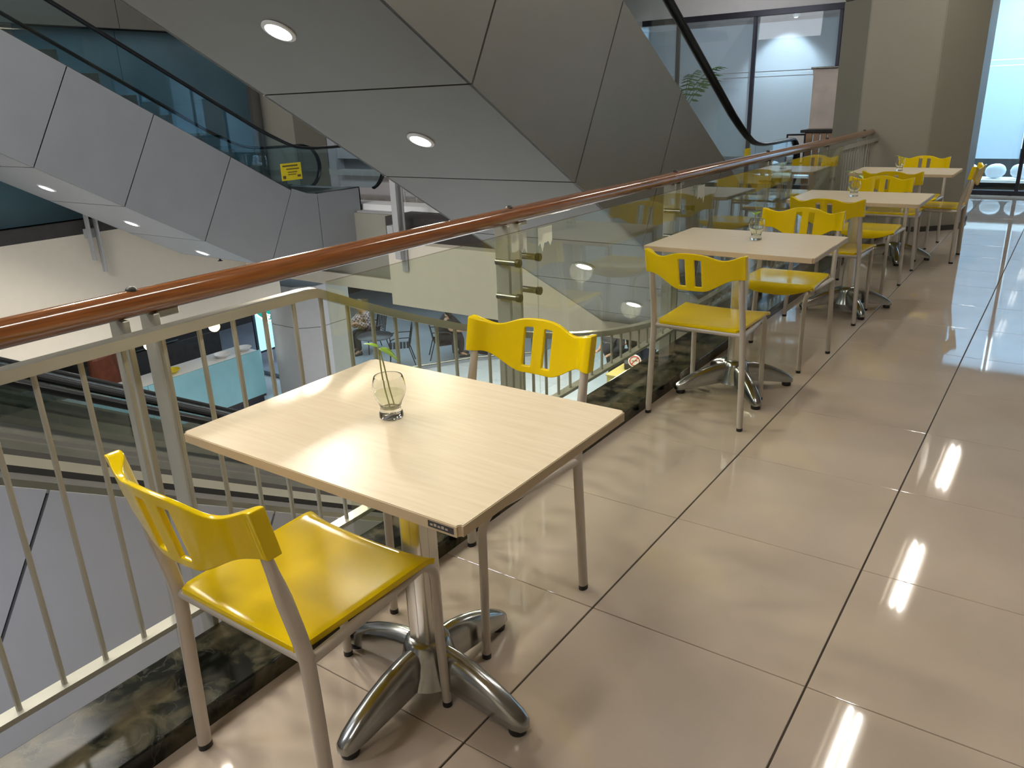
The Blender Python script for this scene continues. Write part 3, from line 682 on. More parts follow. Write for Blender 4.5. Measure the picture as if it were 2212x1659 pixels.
# ================================================================== CHAIRS
def make_chair():
    t = thing('cafe_chair', '', 'chair')
    # seat: slightly dished plywood with a waterfall front
    bm = bmesh.new(); nx, ny = 20, 22; grid = []
    for j in range(ny+1):
        v = j/ny; row = []
        for i in range(nx+1):
            u = -1+2*i/nx; hw = .186+.014*v
            if v < .06: hw -= .012*(1-v/.06)**2
            y = -.205+.338*min(1, v/.76); x = u*hw
            z = .447 - .007*(1-u*u)*math.sin(PI*min(1, v*1.05)) + .004*v
            f = max(0, (v-.76)/.24)*PI/2; dr = .046*(1-abs(u)**2.5)+.012
            z -= dr*(1-math.cos(f)); y += .040*math.sin(f)
            if v > .94: x *= 1-.05*((v-.94)/.06)**2
            row.append(bm.verts.new((x, y, z)))
        grid.append(row)
    for j in range(ny):
        for i in range(nx): bm.faces.new((grid[j][i], grid[j][i+1], grid[j+1][i+1], grid[j+1][i]))
    o = link_mesh('seat', bm, M['yellow'], t, 60)
    md = o.modifiers.new('solid', 'SOLIDIFY'); md.thickness = .013; md.offset = -1
    md = o.modifiers.new('bev', 'BEVEL'); md.width = .003; md.segments = 2; md.limit_method = 'ANGLE'
    # backrest with two slots
    xs = [-1.0, -.93, -.86, -.78, -.70, -.60, -.50, -.40, -.32, -.258, -.225, -.203, -.112, -.092, -.05, 0]
    xs = xs + [-x for x in xs[-2::-1]]
    ts = [0, .05, .13, .17, .30, .45, .60, .74, .80, .84, .93, 1]
    def prof(s):
        a = abs(s)
        topz = .771+.004*(a > .9) - .020*math.exp(-((a-.62)/.22)**2) + .006*math.exp(-(a/.35)**2)
        q = min(1, max(0, (.84-a)/.62)); q = q*q*(3-2*q)
        return .672-.056*q, topz
    bm = bmesh.new(); F, K = [], []
    for tt in ts:
        rf, rk = [], []
        for s in xs:
            lo, hi = prof(s); z = lo+(hi-lo)*tt; a = abs(s)
            e_ = min(1, max(0, (a-.76)/.10)); e_ = e_*e_*(3-2*e_); b_ = min(1, max(0, (a-.50)/.38)); b_ = b_*b_*(3-2*b_)
            th, tk = .006+.012*e_, .006+.008*b_; x = .219*s
            y = -.241-.21*(z-.66)-.056*(1-min(1, a/.93)**2)
            rf.append(bm.verts.new((x, y+th, z))); rk.append(bm.verts.new((x, y-tk, z)))
        F.append(rf); K.append(rk)
    def hole(i, j):
        if not (0 <= i < len(xs)-1 and 0 <= j < len(ts)-1): return True
        return .091 < abs((xs[i]+xs[i+1])/2) < .226 and .15 < (ts[j]+ts[j+1])/2 < .83
    for j in range(len(ts)-1):
        for i in range(len(xs)-1):
            if hole(i, j): continue
            bm.faces.new((F[j][i], F[j][i+1], F[j+1][i+1], F[j+1][i])); bm.faces.new((K[j][i], K[j+1][i], K[j+1][i+1], K[j][i+1]))
            for (di, dj, p, q) in ((-1, 0, (j, i), (j+1, i)), (1, 0, (j, i+1), (j+1, i+1)), (0, -1, (j, i), (j, i+1)), (0, 1, (j+1, i), (j+1, i+1))):
                if hole(i+di, j+dj): bm.faces.new((F[p[0]][p[1]], F[q[0]][q[1]], K[q[0]][q[1]], K[p[0]][p[1]]))
    o = link_mesh('backrest', bm, M['yellow'], t, 60)
    md = o.modifiers.new('bev', 'BEVEL'); md.width = .0028; md.segments = 2; md.limit_method = 'ANGLE'; md.angle_limit = math.radians(50)
    md = o.modifiers.new('sub', 'SUBSURF'); md.levels = 1; md.render_levels = 2
    for s in (-1, 1):
        # rear leg and upright in one bent oval tube
        pts = smooth_path([(s*.217, -.203, .012), (s*.210, -.200, .22), (s*.203, -.198, .40), (s*.201, -.203, .46), (s*.199, -.218, .54), (s*.197, -.243, .66), (s*.197, -.257, .730)], 4)
        rr2 = [.0165 if p[2] < .58 else .0165-.0065*min(1, (p[2]-.58)/.07) for p in pts]
        l = tubeo('leg', pts, [.0125]*len(pts), M['tube'], t, 14, r2=rr2, up=(1, 0, 0))
        tubeo('foot_cap', [(s*.217, -.203, 0), (s*.217, -.203, .014)], .0130, M['black'], l, 14, r2=.017, up=(1, 0, 0))
        # front leg bends into the side rail
        zr, rad = .420, .055
        a = arc((.195-rad, zr-rad), rad, 0, PI/2, 8, 'yz', 0)
        pts = [(s*.172, .205, .012), (s*.170, .198, .2)]+[(s*(.170+.004*i/8), p[1], p[2]) for i, p in enumerate(a)]+[(s*.190, 0, zr), (s*.202, -.195, zr)]
        l = tubeo('leg', pts, .0115, M['tube'], t, 14)
        tubeo('foot_cap', [(s*.172, .205, 0), (s*.172, .205, .014)], .0122, M['black'], l, 14)
    tubeo('cross_rail', [(-.203, -.196, .425), (.203, -.196, .425)], .0115, M['tube'], t, 12)
    tubeo('cross_rail', [(-.180, .10, .418), (.180, .10, .418)], .009, M['tube'], t, 12)
    return t
ch0 = make_chair()
CH = [(-1.213, .930, 0.0, 'yellow cafe chair closest to the camera, seen from behind at the first table'),
      (-1.228, 1.537, PI+math.radians(-2), 'yellow cafe chair tucked behind the first table, its backrest against the balustrade view'),
      (-1.230, 3.305, 0.0, 'yellow cafe chair with its back to the camera at the second table'),
      (-1.185, 4.185, PI, 'yellow cafe chair tucked under the far side of the second table'),
      (-1.178, 5.245, math.radians(-4), 'yellow cafe chair with its back to the camera at the third table'),
      (-1.155, 6.075, PI, 'yellow cafe chair tucked under the far side of the third table'),
      (-1.165, 7.06, 0.0, 'yellow cafe chair with its back to the camera at the last table'),
      (-1.175, 8.07, PI, 'yellow cafe chair facing the camera behind the last table, before the column'),
      (-.925, 7.50, math.radians(90), 'yellow cafe chair turned sideways at the open end of the last table')]
for k, (x, y, rz, lab) in enumerate(CH):
    o = ch0 if k == 0 else dup(ch0, (x, y, 0), rz, lab)
    o.location = (x, y, 0); o.rotation_euler = (0, 0, rz); o['label'] = lab; o['group'] = 'yellow cafe chairs'

# ================================================================== GLASSES AND CUTTINGS
def make_glass():
    t = thing('drinking_glass', '', 'glass')
    outer = [(0, .0), (.024, .0), (.0265, .003), (.026, .012), (.0235, .018), (.0225, .024), (.026, .036), (.033, .050), (.0365, .062), (.0365, .072), (.0345, .083), (.0315, .0935), (.0305, .095)]
    inner = [(.0293, .0945), (.0330, .083), (.035, .072), (.0350, .062), (.0315, .051), (.0245, .037), (.0205, .026), (.019, .0225), (0, .021)]
    latheo('body', outer+inner, M['cup'], t, 40, smooth=60)
    latheo('water', [(0, .0215), (.0188, .023), (.0243, .037), (.031, .051), (.0333, .0575), (0, .0575)], M['water'], t, 32, smooth=50)
    return t
g0 = make_glass()
GL = [(-1.14, 1.135, 'clear bulbous glass with water on the first table'), (-1.165, 3.61, 'clear water glass on the second table'), (-1.135, 5.39, 'small water glass on the third table'), (-1.19, 7.215, 'small water glass on the last table')]
for k, (x, y, lab) in enumerate(GL):
    o = g0 if k == 0 else dup(g0, (x, y, .7402), 0, lab)
    o.location = (x, y, .7402); o['label'] = lab; o['group'] = 'water glasses on the tables'
def leaf_bm(L, W, fold=.25, droop=.3):
    bm = bmesh.new(); n = 10; rows = []
    for i in range(n+1):
        u = i/n; wd = W*math.sin(PI*min(1, u*.98+.02))**.8*(1-.55*u) if 0 < i < n else W*.03
        row = []
        for k in range(5):
            s = -1+k/2; row.append(bm.verts.new((L*u, s*wd, abs(s)*wd*fold-droop*L*u*u)))
        rows.append(row)
    for A, B in zip(rows, rows[1:]):
        for k in range(4): bm.faces.new((A[k], A[k+1], B[k+1], B[k]))
    return bm
def cutting(loc, lab, stems, leaves):
    t = thing('plant_cutting', lab, 'plant', loc, 0, 'plant cuttings in the glasses')
    for pts in stems: tubeo('stem', smooth_path(pts, 5), .0016, M['stem'], t, 7)
    for p, rot, L, W in leaves:
        o = link_mesh('leaf', leaf_bm(L, W), M['leaf'], t, 80); o.location = p; o.rotation_euler = rot
        md = o.modifiers.new('s', 'SOLIDIFY'); md.thickness = .0006
z0 = .7402
cutting((-1.14, 1.135, z0), 'pothos cutting with one long stem and green leaf in the first glass',
        [[(.004, -.006, .026), (-.012, .0, .06), (-.022, .004, .10), (-.028, .008, .150)], [(.010, .002, .028), (-.004, .004, .07), (-.018, .008, .12), (-.028, .009, .150)]],
        [((-.028, .008, .150), (0, math.radians(18), math.radians(28)), .048, .019), ((-.028, .008, .152), (0, math.radians(-28), math.radians(200)), .034, .010)])
cutting((-1.165, 3.61, z0), 'short cutting with a round green leaf in the second glass', [[(.004, 0, .026), (-.008, .002, .07), (-.012, .004, .115)]], [((-.012, .004, .112), (0, math.radians(-35), math.radians(60)), .036, .018), ((-.010, .003, .108), (0, math.radians(-50), math.radians(190)), .03, .014)])
cutting((-1.135, 5.39, z0), 'taller cutting with drooping leaves in the third glass', [[(.004, 0, .026), (-.01, .002, .08), (-.02, .004, .15)], [(0, .004, .026), (.01, .004, .09), (.02, .0, .13)]], [((-.02, .004, .15), (0, math.radians(-10), math.radians(180)), .06, .018), ((-.02, .004, .15), (0, math.radians(20), math.radians(20)), .05, .02), ((.02, 0, .13), (0, math.radians(10), math.radians(-40)), .045, .016)])
cutting((-1.19, 7.215, z0), 'small bushy cutting in the last glass', [[(.004, 0, .026), (0, .002, .08), (-.01, .004, .11)], [(0, .004, .026), (.012, .004, .07), (.02, 0, .10)]], [((-.01, .004, .11), (0, math.radians(-20), math.radians(180)), .04, .018), ((.02, 0, .10), (0, math.radians(-10), math.radians(10)), .04, .018), ((.0, 0, .10), (0, math.radians(-30), math.radians(-70)), .035, .015)])

# ================================================================== THINGS BY THE FAR LANDING
t = thing('roll_up_banner', 'pinkish grey roll up banner partly hidden by the column', 'banner', (-2.55, 10.62, 0))
bm = bmesh.new(); rows = []
for i in range(13):
    u = i/12; rows.append([bm.verts.new((-.32+.66*u+(.012 if 0 < k < 8 and i == 0 else 0), .02*math.sin(PI*u), .86+.77*k/8)) for k in range(9)])
for A, B in zip(rows, rows[1:]):
    for k in range(8): bm.faces.new((A[k], A[k+1], B[k+1], B[k]))
o = link_mesh('banner_sheet', bm, M['banner'], t, 60); md = o.modifiers.new('s', 'SOLIDIFY'); md.thickness = .003
tubeo('top_bar', [(-.34, .0, 1.64), (.36, .0, 1.64)], .012, M['steel'], t, 10); tubeo('pole', [(0, .04, .02), (0, .04, 1.64)], .011, M['steel'], t, 10)
boxo('base', -.34, .36, -.08, .10, 0, .05, M['black'], t, .01)
t = thing('lectern', 'wooden slatted stand with black top in front of the banner', 'stand', (-2.60, 10.35, 0))
boxo('top', -.24, .22, -.16, .18, .90, .935, M['black'], t, .006)
for k in range(4): boxo('slat', -.17+.085*k, -.10+.085*k, -.14, -.12, .04, .90, M['plank'], t, .003)
boxo('side', -.19, -.17, -.13, .15, 0, .90, M['plank'], t, .003); boxo('side', .17, .19, -.13, .15, 0, .90, M['plank'], t, .003); boxo('base', -.21, .21, -.16, .18, 0, .04, M['dark'], t, .004)
t = thing('poster_stand', 'small grey framed poster stand left of the wooden stand', 'sign', (-2.83, 10.0, 0), math.radians(20))
boxo('frame', -.11, .11, -.012, .012, .55, .90, M['darkframe'], t, .004); boxo('poster', -.09, .09, -.016, -.0125, .57, .88, M['white'], t); tubeo('pole', [(0, 0, .02), (0, 0, .56)], .012, M['darkframe'], t, 10); latheo('base', [(0, 0), (.12, 0), (.12, .012), (.02, .02), (0, .02)], M['darkframe'], t, 20)
# potted palm behind escalator one
t = thing('potted_palm', 'green potted palm seen through the escalator glass', 'plant', (-4.95, 11.6, 0))
latheo('pot', [(0, 0), (.15, 0), (.20, .36), (.185, .36), (.17, .33), (0, .32)], M['terracotta'], t, 24)
tubeo('trunk', [(0, 0, .3), (.02, 0, .7), (0, .02, 1.15)], [.03, .025, .02], M['plank'], t, 8)
for k in range(9):
    a = 2*PI*k/9+.3; ln = .42+.12*(k % 3); bm = bmesh.new(); prev = None
    pts = [Vector((math.cos(a)*ln*u, math.sin(a)*ln*u, 1.15+.85*u-.42*u*u+.08*(k % 3))) for u in [i/9 for i in range(10)]]
    tube(bm, pts, .005, 5)
    side = Vector((-math.sin(a), math.cos(a), 0))
    for i in range(2, 10):
        for s in (-1, 1):
            b0 = pts[i]; tip = b0+side*s*.15*(1-.06*i)+Vector((math.cos(a), math.sin(a), 0))*.10+Vector((0, 0, -.03)); w_ = (pts[i]-pts[i-1]).normalized()*.012
            bm.faces.new([bm.verts.new(b0-w_), bm.verts.new((b0+tip)/2-w_*1.4), bm.verts.new(tip), bm.verts.new((b0+tip)/2+w_*1.4), bm.verts.new(b0+w_)])
    link_mesh('frond', bm, M['palm'], t, recalc=False)
# bracket posts of the far galleries
def far_post(x, y, lab, z0=-.75, z1=.95):
    t = thing('gallery_post', lab, 'post', (x, y, 0))
    for d in (-.06, .06): boxo('plate', -.05, .05, d-.012, d+.012, z0*(1 if d > 0 else .75), z1, M['greyw'], t, .004)
    boxo('bracket', -.16, -.05, -.08, .08, -.25, -.12, M['greyw'], t, .004); boxo('cap', -.06, .06, -.08, .08, z1, z1+.02, M['rail'], t)
far_post(-11.38, 5.75, 'grey double plate rail post hanging off the dark slab edge', -.75)
far_post(-7.28, 7.72, 'grey double plate rail post in front of the cream bulkhead', -.75, .75)
t = thing('gallery_rail', 'low grey metal railing behind the rounded escalator end', 'railing', (-8.6, 9.3, 0))
for k in range(5): tubeo('baluster', [(.25*k, 0, 0.0), (.25*k, 0, .42)], .012, M['greyw'], t, 8)
tubeo('top_rail', [(0, 0, .42), (1.0, 0, .42)], .02, M['greyw'], t, 10); tubeo('bottom_rail', [(0, 0, .12), (1.0, 0, .12)], .014, M['greyw'], t, 8)

# ================================================================== LOWER FLOOR
t = thing('serving_counter', 'blue glass fronted serving counter below the balustrade', 'counter', (-12.75, 8.2, -4.2))
boxo('body', -.75, -.04, -2.6, 1.05, .12, 1.02, M['dark'], t); boxo('plinth', -.70, -.06, -2.55, 1.0, 0, .12, M['darkframe'], t)
for k in range(3): boxo('glass_front', -.04, .0, -2.6+1.216*k+.005, -2.6+1.216*(k+1)-.005, .18, 1.10, M['counter'], t, .004)
boxo('worktop', -.75, -.05, -2.6, 1.05, 1.02, 1.07, M['white'], t, .005)
for k, (y, c) in enumerate(((7.5, 'sky'), (8.6, 'white'), (9.1, 'white'))):
    o = latheo('serving_bowl', [(0, 0), (.08, 0), (.16, .07), (.155, .075), (.07, .012), (0, .012)], M[c], None, 24); o.location = (-13.1, y, -3.128)
    tag(o, ['yellow bowl on the blue counter', 'white bowl in the middle of the blue counter', 'white bowl at the column end of the blue counter'][k], 'bowl', 'bowls on the counter')
t = thing('coffee_machine', 'dark boxy coffee machine behind the blue counter', 'machine', (-15.9, 8.6, -4.2))
boxo('cabinet', -.4, .4, -1.6, 1.6, 0, .9, M['dark'], t, .01); boxo('body', -.3, .3, -.5, .6, .93, 1.4, M['blackmetal'], t, .03); boxo('tray', .3, .42, -.45, .55, .93, .96, M['steel'], t); tubeo('spout', [(.3, 0, 1.25), (.38, 0, 1.25), (.38, 0, 1.12)], .015, M['steel'], t, 8)
boxo('cup_stack', -.2, .2, -.4, .5, 1.4, 1.48, M['white'], t, .02)
t = thing('menu_board', 'dark menu board wall panel with pale blocks in the cafe', 'board', (-17.2, 9.2, -4.2))
boxo('panel', -.05, .05, -3.2, 1.4, 1.2, 2.25, M['navy'], t)
for k in range(6): boxo('block', .05, .06, -3.0+.72*k, -2.5+.72*k, 1.5+.1*(k % 2), 2.2, M[['greyw', 'leather', 'clad2'][k % 3]], t)
t = thing('armchair', 'reddish brown armchair in the cafe behind the escalator', 'chair', (-14.8, 6.9, -4.2), math.radians(-70))
boxo('seat', -.38, .38, -.35, .38, .22, .48, M['leather'], t, .06, 3); boxo('backrest', -.42, .42, .28, .50, .25, 1.45, M['leather'], t, .10, 3)
for s in (-1, 1): boxo('arm', s*.42-.08, s*.42+.08, -.35, .40, .2, .68, M['leather'], t, .05, 3)
for sx in (-1, 1):
    for sy2 in (-1, 1): tubeo('leg', [(sx*.36, sy2*.32, 0), (sx*.34, sy2*.3, .22)], .022, M['blackmetal'], t, 8)
t = thing('arc_lamp', 'white curved lamp arching over the brown armchair', 'lamp', (-14.25, 7.25, -4.2))
latheo('base', [(0, 0), (.18, 0), (.18, .02), (.02, .03), (0, .03)], M['white'], t, 20)
tubeo('stem', smooth_path([(0, 0, .02), (0, 0, 1.0), (.02, -.06, 1.30), (.03, .05, 1.55), (.03, .28, 1.68), (.03, .48, 1.66)], 5), [.02]*5+[.03]*21, M['white'], t, 10)
latheo('shade', [(0, .08), (.05, .07), (.13, .0), (.12, .0), (.04, .05), (0, .06)], M['white'], t, 20, (.03, .52, 1.60))
for k, (x, y, z) in enumerate(((-12.47, 8.12, -2.30), (-12.44, 6.83, -2.30))):
    t = thing('pendant_lamp', ['warm pendant lamp above the blue counter', 'warm pendant lamp seen between the balustrade post plates'][k], 'lamp', (x, y, z), 0, 'pendant lamps in the cafe')
    tubeo('cord', [(0, 0, .12), (0, 0, .60)], .006, M['blackmetal'], t, 6); latheo('cap', [(0, .13), (.03, .12), (.06, .08), (0, .08)], M['blackmetal'], t, 16)
    bm = bmesh.new(); bmesh.ops.create_uvsphere(bm, u_segments=16, v_segments=10, radius=.10); link_mesh('globe', bm, M['warmglow'], t, 80)
# bright window and round green sign beyond the counter
t = thing('light_box', 'bright cyan lit cafe window beside the pale column', 'window', (-14.2, 10.9, -4.2))
boxo('panel', -.05, .0, -.6, 1.0, .55, 2.05, M['cyanglow'], t, .01); boxo('frame', -.08, -.05, -.66, 1.06, .49, 2.1, M['darkframe'], t)
for k in range(2): tubeo('lamp_arm', [(.0, -.2+.25*k, 1.15), (.06, -.18+.25*k, 1.3), (.12, -.08+.25*k, 1.34)], .012, M['blackmetal'], t, 8)
t = thing('round_sign', 'round green illuminated sign with a white ring by the pale column', 'sign', (-13.6, 10.28, -2.45), math.radians(-40))
def disc(name, r, d, m, x, parent):
    bm = bmesh.new(); tube(bm, [(x, 0, 0), (x+d, 0, 0)], r, 40); return link_mesh(name, bm, m, parent, 40)
disc('back_disc', .42, .05, M['whiteglow'], -.05, t); disc('disc', .385, .012, M['greenglow'], 0, t)
bm = bmesh.new(); tube(bm, [(.014, .28*math.cos(2*PI*k/40), .28*math.sin(2*PI*k/40)) for k in range(40)], .012, 8, closed=True); link_mesh('ring', bm, M['whiteglow'], t, 60)
for k in range(6):
    a = PI/12+2*PI*k/6
    boxo('letter', .013, .02, .333*math.cos(a)-.03, .333*math.cos(a)+.03, .333*math.sin(a)-.03, .333*math.sin(a)+.03, M['whiteglow'], t)
t = thing('vertical_sign', 'thin vertical white lit sign on the edge of the pale column', 'sign', (-12.60, 9.36, -2.98))
boxo('strip', -.02, .02, -.02, .02, -.35, .35, M['whiteglow'], t)
for k in range(7): boxo('letter', -.03, .03, -.03, .03, .40+.085*k, .455+.085*k, M['whiteglow'], t, .01)

# cafe furniture
def cafe_table(loc, lab):
    t = thing('bistro_table', lab, 'table', loc, 0, 'dark round tables on the lower floor')
    latheo('tabletop', [(0, .72), (.38, .72), (.40, .735), (.38, .75), (0, .75)], M['blackmetal'], t, 32)
    tubeo('pole', [(0, 0, .03), (0, 0, .72)], .03, M['blackmetal'], t, 12); latheo('base', [(0, 0), (.24, 0), (.24, .02), (.04, .05), (0, .05)], M['blackmetal'], t, 24); return t
ZC = -4.1
cafe_table((-12.05, 11.72, ZC), 'dark round table in front of the person in a plaid shirt')
cafe_table((-10.58, 13.86, ZC), 'dark round table with a laptop beside the person in black')
def wire_chair():
    t = thing('wire_armchair', '', 'chair')
    for s in (-1, 1):
        tubeo('leg', [(s*.24, .24, 0), (s*.24, .22, .42)], .012, M['blackmetal'], t, 8)
        tubeo('leg', [(s*.23, -.32, 0), (s*.23, -.20, .42), (s*.23, -.30, .88)], .012, M['blackmetal'], t, 8)
        tubeo('arm', smooth_path([(s*.25, .22, .42), (s*.26, .21, .58), (s*.26, .10, .65), (s*.25, -.26, .66)], 5), .012, M['blackmetal'], t, 8)
    for k in range(6): boxo('slat', -.24, .24, -.20+.075*k, -.145+.075*k, .415, .43, M['blackmetal'], t, .003)
    for k in range(6): prismo('slat', [(-.22+.08*k, -.235, .52), (-.18+.08*k, -.235, .52), (-.18+.08*k, -.30, .86), (-.22+.08*k, -.30, .86)], (0, -.008, 0), M['blackmetal'], t)
    tubeo('back_rail', [(-.23, -.30, .88), (.23, -.30, .88)], .012, M['blackmetal'], t, 8); tubeo('back_rail', [(-.23, -.228, .5), (.23, -.228, .5)], .01, M['blackmetal'], t, 8)
    return t
wc = wire_chair()
WC = [(-11.80, 12.22, math.radians(133), 'empty black wire armchair by the dark round table'), (-13.05, 12.62, math.radians(160), 'black wire armchair under the person in a plaid shirt'), (-11.25, 13.05, math.radians(-46), 'black wire armchair under the person in black')]
for k, (x, y, rz, lab) in enumerate(WC):
    o = wc if k == 0 else dup(wc, (x, y, ZC), rz, lab)
    o.location = (x, y, ZC); o.rotation_euler = (0, 0, rz); o['label'] = lab; o['group'] = 'wire armchairs in the lower cafe'
t = thing('laptop', 'silver laptop on the round table beside the person in black', 'laptop', (-10.62, 13.80, ZC+.75), math.radians(130))
boxo('keyboard', -.16, .16, -.11, .11, 0, .016, M['steel'], t, .003); o = boxo('screen', -.16, .16, 0, .010, 0, .21, M['steel'], t, .003); o.location = (0, .11, .014); o.rotation_euler = (-.3, 0, 0)

# people
def skinmesh(name, verts, edges, radii, m, parent, root=0, sub=2):
    me = bpy.data.meshes.new(name); me.from_pydata(verts, edges, []); o = bpy.data.objects.new(name, me); C.objects.link(o); o.parent = parent
    o.modifiers.new('skin', 'SKIN').use_smooth_shade = True
    sv = me.skin_vertices[0].data
    for i, r in enumerate(radii): sv[i].radius = (r, r) if not isinstance(r, tuple) else r; sv[i].use_root = i == root
    s_ = o.modifiers.new('sub', 'SUBSURF'); s_.levels = 1; s_.render_levels = sub
    me.materials.append(m); return o
def person(lab, loc, rz, shirt, trousers, seated=True, lean=.12, arms=((.25, .45), (.25, .45)), hair_long=False, armfwd=1.0):
    """faces +Y; origin on the floor under the hips"""
    p = thing('person', lab, 'person', loc, rz)
    hz = .50 if seated else .92
    def T(x, y, z): return (x, y+lean*(z-hz)/.55 if z > hz else y, z)
    V, E, R = [], [], []
    def add(v, r, e=None):
        V.append(v); R.append(r)
        if e is not None: E.append((e, len(V)-1))
        return len(V)-1
    pel = add(T(0, 0, hz), .115); ab = add(T(0, 0, hz+.16), .100, pel); chest = add(T(0, .0, hz+.36), .110, ab); nk = add(T(0, .0, hz+.47), .070, chest); nk2 = add(T(0, .01, hz+.53), .062, nk)
    hd = add(T(0, .03, hz+.62), (.092, .108), nk2); cr_ = add(T(0, .02, hz+.72), (.086, .100), hd); add(T(0, .015, hz+.775), .045, cr_)
    hands = []
    for k, s in enumerate((-1, 1)):
        sh = add(T(s*.165, 0, hz+.40), .050, chest); f, h = arms[k]
        el = add(T(s*.24, .10*armfwd, hz+.20), .042, sh); wr = add((s*.17, f+.08, hz+h-.22), .028, el)
        pa = add((s*.165, f+.15, hz+h-.225), (.034, .018), wr)
        for q in range(4): add((s*.165+(q-1.5)*.018, f+.225-.01*abs(q-1.4), hz+h-.245), .008, pa)
        add((s*.165-s*.045, f+.17, hz+h-.24), .009, pa)
    legs = []
    for s in (-1, 1):
        hp = add((s*.09, .02, hz-.02), .088, pel)
        if seated: kn = add((s*.12, .43, hz+.0), .062, hp); an = add((s*.12, .40, .10), .040, kn); add((s*.13, .54, .035), .034, an)
        else: kn = add((s*.10, .04, .49), .060, hp); an = add((s*.10, .0, .09), .040, kn); add((s*.11, .15, .035), .034, an)
        legs.append((hp, kn, an))
    skinmesh('body', V, E, R, M['skin'], p)
    # clothes: the same skeleton, a little wider, ending at neck, wrists and ankles
    sv = [V[pel], V[ab], V[chest], V[nk]]; se = [(0, 1), (1, 2), (2, 3)]; srr = [.172, .170, .195, .100]
    idx = {}
    for k, s in enumerate((-1, 1)):
        b = 8+k*8; sh, el, wr = V[b], V[b+1], V[b+2]
        i0 = len(sv); sv += [sh, el, (Vector(el)*.12+Vector(wr)*.88)[:]]; srr += [.110, .078, .052]; se += [(2, i0), (i0, i0+1), (i0+1, i0+2)]
    skinmesh('shirt', sv, se, srr, shirt, p)
    tv = [V[pel]]; te = []; tr = [.168]
    for hp, kn, an in legs:
        i0 = len(tv); tv += [V[hp], V[kn], V[an]]; tr += [.118, .088, .062]; te += [(0, i0), (i0, i0+1), (i0+1, i0+2)]
    skinmesh('trousers', tv, te, tr, trousers, p)
    for hp, kn, an in legs:
        a = Vector(V[an]); bm = bmesh.new(); tube(bm, [(a.x, a.y-.05, .045), (a.x, a.y+.06, .045), (a.x, a.y+.17, .032), (a.x, a.y+.20, .028)], [.045, .047, .034, .02], 12); link_mesh('shoe', bm, M['black'], p, 60)
    hc = Vector(V[hd]); bm = bmesh.new(); bmesh.ops.create_uvsphere(bm, u_segments=16, v_segments=12, radius=1)
    bmesh.ops.delete(bm, geom=[v for v in bm.verts if v.co.z < -.25 and not hair_long or (v.co.y > .40 and v.co.z < .50)], context='VERTS')
    for v in bm.verts: v.co = Vector((hc.x+v.co.x*.112, hc.y-.012+v.co.y*.122, hc.z+.062+v.co.z*(.128 if v.co.z > 0 or not hair_long else .34)))
    link_mesh('hair', bm, M['hair'], p, 80)
    # face
    for s in (-1, 1):
        bm = bmesh.new(); bmesh.ops.create_uvsphere(bm, u_segments=8, v_segments=6, radius=.009); o = link_mesh('eye', bm, M['hair'], p, 80); o.location = (s*.034, hc.y+.096, hc.z+.045)
        bm = bmesh.new(); bmesh.ops.create_uvsphere(bm, u_segments=8, v_segments=6, radius=.022); o = link_mesh('ear', bm, M['skin'], p, 80); o.location = (s*.094, hc.y, hc.z+.03); o.scale = (.4, .7, 1.2)
    bm = bmesh.new(); bmesh.ops.create_cone(bm, segments=8, radius1=.014, radius2=.004, depth=.035, cap_ends=True); o = link_mesh('nose', bm, M['skin'], p, 60); o.location = (0, hc.y+.108, hc.z+.015); o.rotation_euler = (math.radians(-65), 0, 0)
    bm = bmesh.new(); box(bm, -.02, .02, -.004, .004, -.004, .004, .002); o = link_mesh('mouth', bm, M['leather'], p); o.location = (0, hc.y+.094, hc.z-.03)
    return p
person('person in a plaid shirt seated at a dark table, arm reaching forward', (-13.05, 12.60, ZC), math.radians(160), M['plaid'], M['blackcloth'], True, .20, ((.38, .52), (.15, .34)))
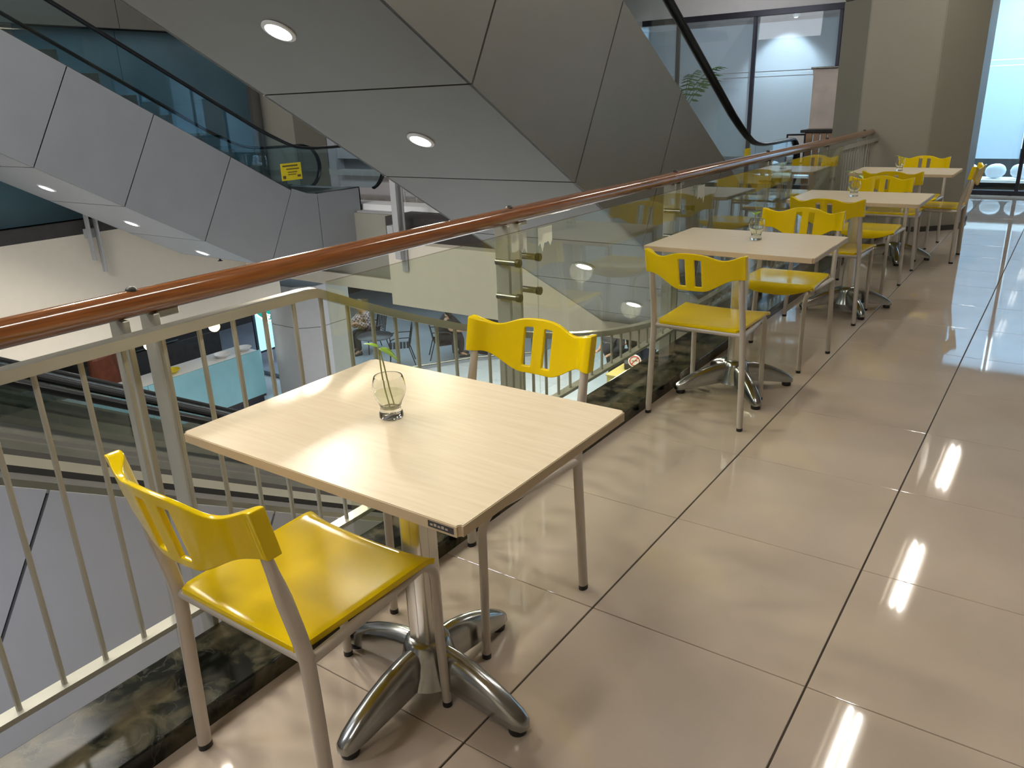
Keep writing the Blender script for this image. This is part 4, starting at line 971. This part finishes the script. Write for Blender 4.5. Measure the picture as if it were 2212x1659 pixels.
person('person in black with dark hair and a white collar, seated beside a laptop', (-11.25, 13.05, ZC), math.radians(-46), M['blackcloth'], M['blackcloth'], True, .16, ((.28, .36), (.28, .36)), True)
person('person in a black coat standing behind the mustard counter', (-6.72, 12.95, -4.2), math.radians(160), M['blackcloth'], M['blackcloth'], False, .16, ((.25, .30), (.25, .30)))
person('person in navy clothes standing further along the mustard counter', (-6.42, 13.55, -4.2), math.radians(150), M['navy'], M['navy'], False, .10, ((.25, .30), (.25, .30)))
# mustard counter with no smoking sign
t = thing('kiosk_counter', 'mustard yellow kiosk counter on the lower floor', 'counter', (-6.2, 11.55, -4.2))
boxo('body', 0, 1.3, 0, .75, .10, .97, M['yellowbox'], t); boxo('plinth', .03, 1.27, .03, .72, 0, .10, M['dark'], t); boxo('top', -.02, 1.32, -.02, .77, .97, 1.0, M['yellowbox'], t, .005)
t = thing('no_smoking_sign', 'round white no smoking sign with red slash on a dark block', 'sign', (-5.92, 12.02, -3.2), math.radians(28))
boxo('block', -.16, .18, -.05, .16, 0, .12, M['dark'], t, .01)
bm = bmesh.new(); tube(bm, [(.02, -.06, .17), (.02, -.048, .17)], .115, 36); link_mesh('disc', bm, M['white'], t, 40)
bm = bmesh.new(); tube(bm, [(.02+.085*math.cos(2*PI*k/36), -.062, .17+.085*math.sin(2*PI*k/36)) for k in range(36)], .009, 8, closed=True); link_mesh('ring', bm, M['red'], t, 60)
tubeo('slash', [(.02-.06, -.063, .11), (.02+.06, -.063, .23)], .008, M['red'], t, 8)
boxo('cigarette', -.03, .07, -.063, -.061, .165, .178, M['printdark'], t)
t = thing('napkin_box', 'white paper box standing behind the no smoking sign', 'box', (-5.52, 12.16, -3.2), math.radians(25))
boxo('body', -.14, .14, -.08, .08, 0, .24, M['white'], t, .01); boxo('lid', -.13, .13, -.07, .07, .24, .26, M['whitecloth'], t, .005); boxo('print', -.05, .07, -.083, -.08, .16, .175, M['printdark'], t)
struct(boxo('window_lower', -10.2, -6.4, 17.2, 17.3, -4.2, -2.0, emis('cyan_shop_window', (.45, .85, 1.0), .9)), 'bright cyan shop window on the lower floor')
